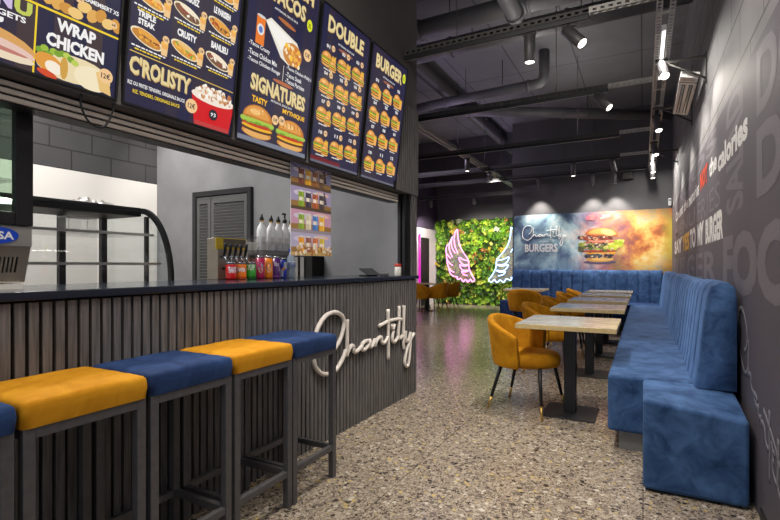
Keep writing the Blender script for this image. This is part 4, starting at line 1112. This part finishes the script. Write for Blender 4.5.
S = [
 (-.80, 3.88, (-.80, 3.90, 0), 'lit spotlight pointing straight down from the nearest track', 150, 80),
 (-.50, 3.88, (.45, 3.45, 1.75), 'tilted spotlight on the nearest track, right of the lit straight one', 22, 70),
 (-.42, 5.60, (.45, 5.2, 2.0), 'tilted spotlight on the second track', 90, 70),
 (.150, 5.02, (.46, 3.6, 1.2), 'spotlight under the tray beside the near end of the heater', 60, 75),
 (.150, 6.85, (.46, 6.0, 1.1), 'second spotlight along the tray, beyond the heater', 70, 75),
 (.150, 8.3, (.46, 7.5, 1.0), 'third spotlight along the tray', 70, 75),
 (.150, 9.75, (.3, 9.0, .8), 'fourth spotlight along the tray, upper of the far pair', 60, 75),
 (.150, 10.3, (.45, 10.0, 1.0), 'last spotlight at the far end of the tray', 40, 75),
 (-1.115, 9.15, (-1.115, 9.15, 0), 'straight spotlight on the fourth track, in front of the mural', 60, 80),
 (-.47, 9.15, (-.1, 10.5, 1.4), 'tilted spotlight on the fourth track, above the burger', 80, 80),
 (-1.95, 10.36, (-1.97, 10.56, .9), 'spotlight over the left end of the mural', 95, 84),
 (-.90, 10.36, (-.90, 10.56, .9), 'spotlight close to the mural wall, left of the black loudspeaker', 95, 84),
 (-.50, 10.36, (-.42, 10.56, .9), 'spotlight close to the mural wall, next to the black loudspeaker', 95, 84),
 (-2.85, 8.37, (-2.85, 8.4, 0), 'straight spotlight under the pink and blue tinted tray', 90, 90),
 (-2.85, 9.80, (-3.3, 14.2, 1.6), 'tilted spotlight under the tinted tray, aimed at the plant wall', 140, 60),
 (-2.72, 12.3, (-3.4, 14.2, 1.2), 'small spotlight near the mural wall edge, aimed at the plant wall', 260, 90),
 (-4.0, 12.3, (-4.4, 14.2, 1.2), 'spotlight on the farthest track above the pink wing', 280, 90),
 (-5.25, 12.3, (-5.75, 13.7, 1.3), 'leftmost spotlight on the farthest track, by the white wall', 210, 90),
]
for x, y, aim, lab, pw_, an in S:
    spot(x, y, aim, lab, pw_, an, z=(3.095 if abs(x - .15) < .01 else 3.176 if abs(x + 2.85) < .01 else 3.062))

# small boxes on the back wall
ls = tag(MB().box(-.37, -.17, YB - .14, YB, 2.91, 3.06).build('loudspeaker', M['black'], bevel=.008), 'black box loudspeaker on the wall above the burger mural', 'loudspeaker')
MB().box(-.355, -.185, YB - .143, YB - .14, 2.925, 3.045).build('grille', M['strut'], ls)
dt = thing('motion_detector', 'small white detector in the corner above the mural', 'detector', (.455, YB - .04, 2.36))
MB().box(-.028, .028, -.03, .04, 0, .14).build('housing', M['white_plastic'], dt, bevel=.012)
MB().box(-.02, .02, -.034, -.03, .09, .11).build('sensor_window', M['strut'], dt)

# ------------------------------------------------------------------ kitchen side
# glass-door machine on the counter
fz = thing('glass_door_machine', 'steel countertop machine with a glass door at the left edge', 'display machine', (-2.36, .62, 1.11))
b = MB(); b.box(-.16, .22, -.36, -.34, .2, .80).box(-.16, -.13, .33, .36, .2, .80).box(.19, .22, .33, .36, .2, .80).box(-.16, -.13, -.34, .33, .2, .26).box(-.16, -.13, -.34, .33, .74, .80).box(-.13, .19, .33, .36, .74, .80).box(-.14, .22, -.34, .34, .78, .80).box(-.14, .15, -.36, .36, .03, .2)
b.build('cabinet', M['steel'], fz)
b = MB(); b.box(.222, .255, -.36, -.29, .245, .80).box(.222, .255, .305, .365, .245, .80).box(.222, .255, -.29, .305, .73, .80).box(.222, .255, -.29, .305, .245, .295)
b.build('door_frame', M['black_metal'], fz, bevel=.004)
MB().box(.235, .241, -.29, .305, .295, .73).build('door_glass', M['dark_glass'], fz)
MB().box(-.15, -.146, -.33, .33, .26, .74).box(-.13, .19, .344, .348, .2, .74).build('back_glass', M['dark_glass'], fz)
MB().box(-.13, .2, -.33, .33, .42, .428).build('glass_shelf', M['acrylic'], fz)
MB().box(.224, .245, -.36, .365, .165, .243).build('badge_panel', M['steel'], fz, bevel=.003)
bd = MB(); bd.sm = False
bd.prism([(.246, .24 + .078 * math.cos(2 * PI * k / 28), .205 + .032 * math.sin(2 * PI * k / 28)) for k in range(28)], (.003, 0, 0))
bd_ = bd.build('oval_badge', M['blue_plastic'], fz)
bl_ = MB(); letters(bl_, 'SA', (.250, .190, .302, .220), lambda a, c: (.2496, a, c), .03); bl_.build('badge_lettering', M['white_plastic'], bd_, recalc=False)
# sloping vent panel with slots (strips between slots)
vp = MB()
def vfn(s, z): return (.235 - (.165 - z) * .35, s, z)
def vstrip(s0, s1, z0, z1): vp.prism([vfn(s0, z0), vfn(s1, z0), vfn(s1, z1), vfn(s0, z1)], (-.006, 0, 0))
vstrip(-.36, .365, .125, .165); vstrip(-.36, .365, .025, .065)
s = -.36
while s < .325: vstrip(s, s + .007, .065, .125); s += .0135
vstrip(.33, .365, .065, .125)
vp.build('vent_panel', M['beige_steel'], fz)
MB().box(.15, .178, -.355, .355, .03, .19).build('vent_cavity', M['groove'], fz)
MB().box(-.1, .2, -.36, .355, 0, .02).build('base', M['cream_plastic'], fz)

# curved glass display case behind the counter
cs = thing('curved_display_case', 'curved glass display case with black trim behind the counter', 'display case', (-3.05, 1.1, 0))
ya, yb_ = -.75, .98
def arc(k, n=14, r=0.0):
    a = (PI / 2) * (1 - k / n); return (-.02 + (.33 + r) * math.cos(a), 1.10 + (.49 + r) * math.sin(a))
MB().box(-.42, .31, ya, yb_, 0, 1.03).build('base_cabinet', M['black_metal'], cs)
MB().box(-.42, .33, ya - .01, yb_ + .01, 1.03, 1.06).build('deck', M['steel'], cs)
g = MB(); g.sm = True
A = [arc(k) for k in range(15)] + [(.31, 1.06)]
g.grid(lambda i, j: (A[i][0], ya if j == 0 else yb_, A[i][1]), 15, 1)
g.build('curved_glass', M['glass'], cs)
MB().box(-.42, -.01, ya - .01, yb_ + .01, 1.54, 1.60).build('top_panel', M['black'], cs, bevel=.004)
for yy, nm in ((yb_, 'end_frame'), (ya - .02, 'end_frame')):
    f = MB(); O = [arc(k, 14, .008) for k in range(15)] + [(.318, 1.06)]; I = [arc(k, 14, -.03) for k in range(15)] + [(.28, 1.06)]
    for k in range(15): f.prism([(O[k][0], yy, O[k][1]), (O[k + 1][0], yy, O[k + 1][1]), (I[k + 1][0], yy, I[k + 1][1]), (I[k][0], yy, I[k][1])], (0, .02, 0))
    f.build(nm, M['black'], cs)
pane = MB(); ip = [(-.40, 1.06), (.28, 1.06)] + [arc(k, 14, -.03) for k in range(14, -1, -1)] + [(-.40, 1.56)]
pane.prism([(a, yb_ + .008, c) for a, c in ip], (0, .005, 0)); pane.build('end_pane', M['glass'], cs)
MB().box(.09, .115, yb_ - .04, yb_ - .02, 1.06, 1.53).build('shelf_upright', M['strut'], cs)
for yy in (ya, .05, .66, yb_ - .04): MB().box(-.42, -.385, yy, yy + .04, 1.06, 1.555).build('back_post', M['black'], cs)
for k, (z, x1) in enumerate(((1.21, .24), (1.40, .17))):
    sh_ = MB().box(-.38, x1, ya + .02, yb_ - .03, z, z + .008).build('glass_shelf', M['acrylic'], cs)
    MB().box(x1, x1 + .008, ya + .02, yb_ - .03, z - .004, z + .012).build('shelf_edge', M['steel'], sh_)
MB().box(-.41, -.405, ya + .06, yb_ - .06, 1.07, 1.55).build('sliding_door', M['acrylic'], cs)
MB().box(-.30, -.28, ya, yb_, 1.54, 1.553).build('case_light', M['white_plastic'], cs)
tray_ = thing('clear_food_box', 'clear plastic box on the top shelf inside the display case', 'food box', (-3.2, 1.75, 1.408))
MB().box(-.06, .06, -.09, .09, 0, .004).box(-.06, -.055, -.09, .09, .004, .10).box(.055, .06, -.09, .09, .004, .10).box(-.055, .055, -.09, -.085, .004, .10).box(-.055, .055, .085, .09, .004, .10).build('box', M['acrylic'], tray_)
MB().box(-.062, .062, -.092, .092, .10, .106).build('lid', M['steel'], tray_)
# crumpled foil on the case
fo = MB(); rng = random.Random(5); n = 16
zz = {}
def ff(i, j):
    u = i / n; v = j / n; e = math.sin(PI * u) * math.sin(PI * v)
    return (-.12 + .24 * u, -.15 + .30 * v, .004 + e ** .5 * (.012 + .045 * rng.random() ** 2))
fo.grid(ff, n, n); k = fo.add([(-.12, -.15, 0), (.12, -.15, 0), (.12, .15, 0), (-.12, .15, 0)]); fo.face((k, k + 3, k + 2, k + 1))
tag(fo.build('crumpled_foil', M['foil'], loc=(-3.27, 1.86, 1.60)), 'crumpled silver foil lying on top of the curved display case', 'foil')

# cans on the counter
def make_can(x, y, h, r, base, marks, label, cat='can'):
    t = thing('drink_can', label, cat, (x, y, 1.11), 0, 'drink cans on the counter')
    b = MB(); b.sm = True; b.color(base)
    b.lathe([(r * .78, 0), (r * .98, .008), (r, .014), (r, h - .016)], n=24)
    b.build('body', M['gloss_print'], t)
    b = MB(); b.sm = True; b.lathe([(r, h - .016), (r * .86, h - .003), (r * .86, h), (r * .8, h - .002), (r * .8, h - .004)], n=24); b.build('lid', M['chrome'], t)
    for k, m in enumerate(marks):
        b = MB()
        a0 = math.radians(-48)      # the printed front faces the camera
        def wrap(u, v): a = a0 + u / r; return ((r + .0006 + .0003 * k) * math.cos(a), (r + .0006 + .0003 * k) * math.sin(a), v)
        b.color(m[1])
        if m[0] == 'band':
            for q in range(12):
                u0 = m[2] + (m[4] - m[2]) * q / 12; u1 = m[2] + (m[4] - m[2]) * (q + 1) / 12
                b.poly([wrap(u0, m[3]), wrap(u1, m[3]), wrap(u1, m[5]), wrap(u0, m[5])])
        elif m[0] == 'ell':
            b.poly([wrap(m[2] + m[4] * math.cos(2 * PI * q / 16), m[3] + m[5] * math.sin(2 * PI * q / 16)) for q in range(16)])
        else: letters(b, m[0], m[2:6], wrap, .05)
        b.build('printed_mark', M['gloss_print'], t, recalc=False)
    return t
CX = -2.36
def cy(u): return u
make_can(CX, 2.235, .117, .033, (196, 24, 22), [('FANTA', (240, 240, 250), -.01, .045, .05, .085)], 'red drink can at the left end of the can row')
make_can(CX, 2.325, .117, .033, (236, 120, 18), [('ell', (30, 60, 150), .0, .065, .034, .022), ('FANTA', (246, 246, 250), -.028, .052, .03, .08), ('band', (190, 70, 14), -.05, .004, .05, .02)], 'orange drink can with blue mark beside the red can')
make_can(CX, 2.415, .117, .033, (56, 176, 52), [('7UP', (236, 246, 232), -.024, .06, .028, .10), ('band', (30, 120, 36), -.05, .004, .05, .02)], 'green drink can in the middle of the row')
make_can(CX, 2.503, .162, .030, (186, 34, 90), [('ell', (84, 190, 220), 0, .085, .018, .03), ('ell', (240, 220, 150), .004, .06, .014, .016)], 'tall magenta drink can beside the green can')
make_can(CX, 2.585, .162, .030, (232, 130, 24), [('ell', (70, 170, 200), 0, .085, .018, .03), ('ell', (250, 200, 150), .004, .06, .014, .016)], 'tall orange drink can between the magenta and purple cans')
make_can(CX, 2.668, .160, .029, (86, 34, 116), [('fu', (230, 226, 240), -.016, .09, .016, .12), ('band', (150, 80, 170), -.05, .01, .05, .02)], 'tall purple drink can between orange and blue cans')
make_can(CX, 2.745, .150, .0265, (34, 56, 176), [('band', (206, 210, 222), -.03, .012, -.002, .07), ('band', (206, 210, 222), .002, .07, .03, .12), ('ell', (214, 40, 40), 0, .07, .014, .012), ('ell', (240, 190, 50), 0, .07, .008, .008)], 'slim blue and silver drink can beside the water bottle')
wb = thing('water_bottle', 'clear water bottle with blue cap at the end of the can row', 'bottle', (CX, 2.83, 1.11))
b = MB(); b.sm = True; b.lathe([(.026, 0), (.034, .006), (.034, .05), (.031, .06), (.034, .07), (.034, .12), (.03, .145), (.016, .17), (.0135, .178), (.0135, .19)], n=24)
b.build('bottle_body', P('bottle_plastic', (214, 228, 244), .2, alpha=.6), wb)
b = MB(); b.sm = True; b.lathe([(.015, .186), (.0155, .188), (.0155, .206), (.013, .208)], n=18); b.build('cap', M['blue_plastic'], wb)
wb.scale = (1, 1, 1.06)
b = MB(); b.color((226, 232, 240)); b.sm = True; b.lathe([(.0347, .072), (.0347, .118)], n=24)
for a in range(6):
    b.color((40, 90, 190)); aa = -1.6 + a * .35
    b.poly([(.0353 * math.cos(aa + q), .0353 * math.sin(aa + q), z) for q, z in ((0, .078), (.16, .078), (.3, .112), (.14, .112))])
b.build('label_band', M['gloss_print'], wb)

# drink tap tower
tp = thing('drink_dispenser', 'beige drink dispenser with black tap handles behind the cans', 'drink dispenser', (-2.49, 2.32, 1.11))
MB().box(-.05, .05, -.12, .12, 0, .275).build('body', M['beige_steel'], tp, bevel=.003)
MB().box(.05, .056, -.14, .12, .20, .275).build('header', P('yellow_label', (226, 190, 30), .5), tp)
MB().box(.056, .058, -.08, .115, .215, .27).build('dark_panel', P('brown_panel', (96, 84, 70), .5), tp)
MB().box(-.05, .05, .122, .25, 0, .26).build('side_box', M['acrylic'], tp)
for k in range(5):
    y = -.095 + k * .046
    hd = MB().tube([(.075, y, .15), (.10, y - .012, .185), (.115, y - .022, .235)], [.007, .009, .011], 8).build('tap_handle', M['black'], tp)
    MB().cyl((.05, y, .15), (.10, y, .15), .008, n=8).cyl((.095, y, .15), (.10, y, .11), .007, n=8).build('tap_spout', M['chrome'], hd)
for k in range(2): MB().cyl((.05, -.08 + k * .12, .075), (.09, -.08 + k * .12, .075), .008, n=8).build('lower_tap', M['black'], tp)

# bottle shelf with pump bottles, acrylic column
sf_ = thing('bottle_shelf', 'grey two-post shelf holding the white pump bottles', 'shelf', (-2.50, 2.80, 1.11))
MB().box(-.08, .06, -.2, .24, .17, .205).build('shelf_board', M['plinth'], sf_)
MB().box(.06, .064, -.2, .24, .20, .27).build('front_guard', M['acrylic'], sf_)
for y in (-.18, .20): MB().box(-.05, .0, y, y + .02, 0, .17).build('post', M['plinth'], sf_)
MB().box(-.085, -.08, -.2, .24, .0, .27).build('back_panel', M['cream_plastic'], sf_)
def make_bottle(y, label, pump):
    t = thing('pump_bottle', label, 'bottle', (-2.48, y, 1.315), 0, 'white sauce bottles on the shelf')
    b = MB(); b.sm = True; b.lathe([(.030, 0), (.036, .006), (.036, .145), (.03, .17), (.014, .20), (.013, .222)], n=20); b.build('bottle_body', M['white_plastic'], t)
    b = MB(); b.sm = True
    if pump:
        b.lathe([(.017, .222), (.017, .245), (.007, .25), (.007, .285), (.012, .287), (.012, .296)], n=14); b.build('pump_head', M['black'], t)
        MB().tube([(0, 0, .291), (.02, -.045, .291), (.026, -.056, .282)], .006, 8).build('spout', M['black'], t)
    else:
        b.lathe([(.016, .222), (.016, .236), (.008, .252), (.006, .268)], n=14); b.build('cap', M['black'], t)
        MB().lathe([(.0165, .212), (.0165, .222)], n=14).build('neck_ring', M['gold'], t)
    b = MB(); b.color((206, 200, 196)); a0 = -.9
    for q in range(6):
        a = a0 + q * .14; b.poly([(.0364 * math.cos(a), .0364 * math.sin(a), .04), (.0364 * math.cos(a + .12), .0364 * math.sin(a + .12), .04), (.0364 * math.cos(a + .12), .0364 * math.sin(a + .12), .10), (.0364 * math.cos(a), .0364 * math.sin(a), .10)])
    b.build('printed_label', M['picture'], t, recalc=False)
for k, y in enumerate((2.645, 2.745, 2.825, 2.90, 2.975)):
    make_bottle(y, ['white squeeze bottle at the left end of the shelf', 'second white squeeze bottle from the left on the shelf', 'white squeeze bottle left of the pump bottle', 'white bottle with a black pump head on the shelf', 'white squeeze bottle at the right end, by the hanging poster'][k], k == 3)
ac = thing('acrylic_dispenser', 'tall clear acrylic cup holder in front of the shelf', 'cup holder', (-2.36, 2.57, 1.11))
for s in (0,):
    MB().box(-.035, .035, -.035, -.031, .0, .30).box(-.035, .035, .031, .035, .0, .30).box(-.035, -.031, -.031, .031, 0, .30).box(.031, .035, -.031, .031, 0, .30).build('sleeve', M['acrylic'], ac)
ac.location = (-2.435, 2.50, 1.11)

# hanging banner
hb = thing('hanging_banner', 'hanging paper banner printed with rows of drink cans', 'banner', (-1.985, 2.60, 1.27))
def hfn(s, t, k=0): return (.0035 + .00003 * k, s, t + .006 * math.sin(s * 9) * 0)
MB().box(0, .003, -.225, .215, 0, .60).build('sheet', M['white_plastic'], hb)
p = Pic(hfn); rng = random.Random(31)
sky = [(150, 150, 190), (160, 150, 186), (196, 150, 176), (176, 170, 200)]
for r in range(4):
    z0 = .45 - r * .15
    p.rect(-.225, z0, .215, z0 + .15, sky[r]); p.ell(-.1, z0 + .11, .1, .02, (206, 196, 216)); p.ell(.1, z0 + .125, .09, .015, (226, 186, 176))
    p.poly([(-.225, z0 + .01), (.215, z0 + .01), (.215, z0 + .05), (.05, z0 + .062), (-.225, z0 + .055)], (150, 112, 62))
    p.rect(-.225, z0, .215, z0 + .022, [(96, 72, 56), (84, 68, 50), (150, 140, 150), (196, 160, 96)][r])
    if r < 2: p.poly([(.10, z0 + .06), (.165, z0 + .06), (.14, z0 + .145), (.128, z0 + .145)], (70, 56, 66))
    cols = [[(120, 60, 46), (224, 164, 30), (150, 90, 50), (110, 84, 60)], [(130, 160, 40), (60, 50, 70), (170, 84, 50), (70, 56, 60)], [(130, 160, 50), (206, 196, 170), (70, 120, 190), (226, 170, 50)], [(226, 150, 40), (150, 90, 70), (200, 110, 60), (210, 180, 60)]][r]
    for c in range(4):
        x = -.12 + c * .075
        p.rect(x - .03, z0 + .022, x + .03, z0 + .125, cols[c]); p.ell(x, z0 + .125, .03, .007, (206, 206, 210)); p.rect(x - .024, z0 + .06, x + .024, z0 + .085, (236, 226, 206)); p.rect(x + .012, z0 + .03, x + .02, z0 + .12, tuple(min(255, q + 40) for q in cols[c]))
p.blobs(0, .035, .42, .06, [(236, 226, 200), (206, 170, 110), (170, 110, 60), (226, 206, 190)], 60, .014, rng)
p.mb.build('banner_picture', M['picture'], hb, recalc=False)
MB().cyl((.0015, -.2, .60), (.0015, -.2, .6), .002).build('x', M['cable'], hb) if False else None
for y in (-.19, .18): MB().cyl((.0015, y, .595), (-.03, y, .57), .002, n=6) if False else None
s = MB(); s.sm = True
for y in (-.15, .0, .15): s.tube(smooth_path([(.004, y - .05, .595), (.004, y - .03, .575), (.004, y + .02, .575), (.004, y + .05, .595)], 4), .002, 6)
s.build('string', M['cable'], hb)

# fluted cabinet against the plaster wall
fc = thing('fluted_cabinet', 'low fluted cabinet against the plaster wall under the banner', 'cabinet', (-3.15, YK - .1, 0))
MB().box(-.12, .25, -.10, .10, 0, 1.30).build('body', M['groove'], fc)
s = MB(); x = -.11
while x < .12: s.box(x, x + .045, -.118, -.10, 0, 1.29); x += .075
s.build('slat_cladding', M['plinth'], fc)

# till corner
ps = thing('payment_tablet', 'dark tablet till lying tilted at the counter end', 'till', (-2.24, 3.72, 1.11))
MB().box(-.05, .03, -.09, .10, 0, .012).build('foot', M['black'], ps)
MB().prism([(.05, -.10, .012), (.05, .12, .012), (-.04, .12, .07), (-.04, -.10, .07)], (-.008, 0, -.006)).build('screen', P('till_screen', (46, 46, 50), .25), ps)
cd = thing('card_terminal', 'grey card terminal lying beside the tablet till', 'card terminal', (-2.12, 3.86, 1.11), .5)
MB().prism([(-.04, -.09, 0), (.04, -.09, 0), (.04, .09, 0), (-.04, .09, 0)], (0, 0, .03)).build('body', P('terminal_grey', (70, 70, 74), .4), cd, bevel=.008)
MB().box(-.032, .032, .01, .08, .0302, .032).build('screen', M['black'], cd)
s = MB()
for i in range(3):
    for j in range(3): s.box(-.03 + i * .022, -.014 + i * .022, -.08 + j * .026, -.062 + j * .026, .0302, .034)
s.build('keypad', M['steel'], cd)
jr = thing('small_jar', 'small cream jar with a red lid at the counter end', 'jar', (-2.14, 3.965, 1.11))
b = MB(); b.sm = True; b.lathe([(.026, 0), (.03, .004), (.03, .075), (.026, .085)], n=18); b.build('jar_body', M['cream_plastic'], jr)
b = MB(); b.sm = True; b.lathe([(.03, .085), (.031, .087), (.031, .108), (.028, .111)], n=18); b.build('lid', P('red_lid', (176, 48, 36), .4), jr)
jr.location = (-1.985, 3.88, 1.11); cd.location = (-2.04, 3.72, 1.11); ps.location = (-2.16, 3.66, 1.11)

# ------------------------------------------------------------------ light
def area(name, loc, rot, sx, sy, e, col=(1, .95, .88)):
    ld = bpy.data.lights.new(name, 'AREA'); ld.shape = 'RECTANGLE'; ld.size = sx; ld.size_y = sy; ld.energy = e; ld.color = col
    o = bpy.data.objects.new(name, ld); COL.objects.link(o); o.location = loc; o.rotation_euler = rot; return o
area('tray_lamp_light', (.15, 2.7, 3.08), (0, 0, 0), .03, 1.2, 9)
area('tray_lamp_light', (.15, 5.0, 3.08), (0, 0, 0), .03, 1.2, 16)
area('tray_lamp_light', (.15, 9.5, 3.08), (0, 0, 0), .03, 1.2, 30)
area('kitchen_ceiling_light', (-4.0, 2.2, 3.6), (0, 0, 0), 1.2, .3, 100, (1, .97, .93))
area('kitchen_ceiling_light', (-3.2, .6, 3.6), (0, 0, 0), 1.2, .3, 50, (1, .97, .93))
area('entrance_fill_light', (-.9, 1.0, 3.9), (0, 0, 0), 1.2, .6, 90, (1, .93, .84))  # unseen overhead lamp added as soft fill for the near end
area('dining_fill_light', (-4.3, 8.0, 4.0), (0, 0, 0), 1.2, .6, 70, (.85, .75, 1))  # unseen violet lamp added as fill over the left dining area
area('ceiling_tint_light', (-2.85, 9.2, 3.26), (PI, 0, 0), .08, 7.5, 14, (.76, .62, 1))  # upward lamp added to tint the ceiling purple, no strip is built
area('ceiling_fill_light', (-1.0, 6.5, 3.2), (PI, 0, 0), .05, 4, 14, (1, .95, .92))  # upward lamp without a fixture, added to brighten the ceiling
def kspot(loc, aim, e, ang):
    ld = bpy.data.lights.new('unseen_spot', 'SPOT'); ld.energy = e; ld.spot_size = math.radians(ang); ld.spot_blend = .8; ld.shadow_soft_size = .05; ld.color = (1, .96, .9)
    o = bpy.data.objects.new('unseen_spot', ld); COL.objects.link(o); o.location = loc
    o.rotation_mode = 'QUATERNION'; o.rotation_quaternion = (Vector(loc) - Vector(aim)).to_track_quat('Z', 'Y')
kspot((-4.95, 3.5, 3.5), (-5.05, 4.0, 2.2), 120, 75)
kspot((-1.0, 2.4, 3.4), (-1.2, 2.6, 0), 120, 80)  # unseen spot added over the floor by the stools, outside the kitchen
wd = bpy.data.worlds.new('World'); scene.world = wd; wd.use_nodes = True
wd.node_tree.nodes['Background'].inputs[0].default_value = (.80, .88, 1, 1); wd.node_tree.nodes['Background'].inputs[1].default_value = .8

# ------------------------------------------------------------------ camera
cam = bpy.data.cameras.new('Camera'); co = bpy.data.objects.new('Camera', cam); COL.objects.link(co)
co.location = (0, 0, 1.2); co.rotation_euler = (PI / 2, 0, math.atan(253 / 475))
cam.sensor_width = 36; cam.lens = 475 / 780 * 36; cam.shift_y = 6 / 780; cam.clip_start = .05
scene.camera = co
scene.view_settings.view_transform = 'Standard'; scene.view_settings.look = 'None'; scene.view_settings.gamma = 1
scene.view_settings.exposure = 0
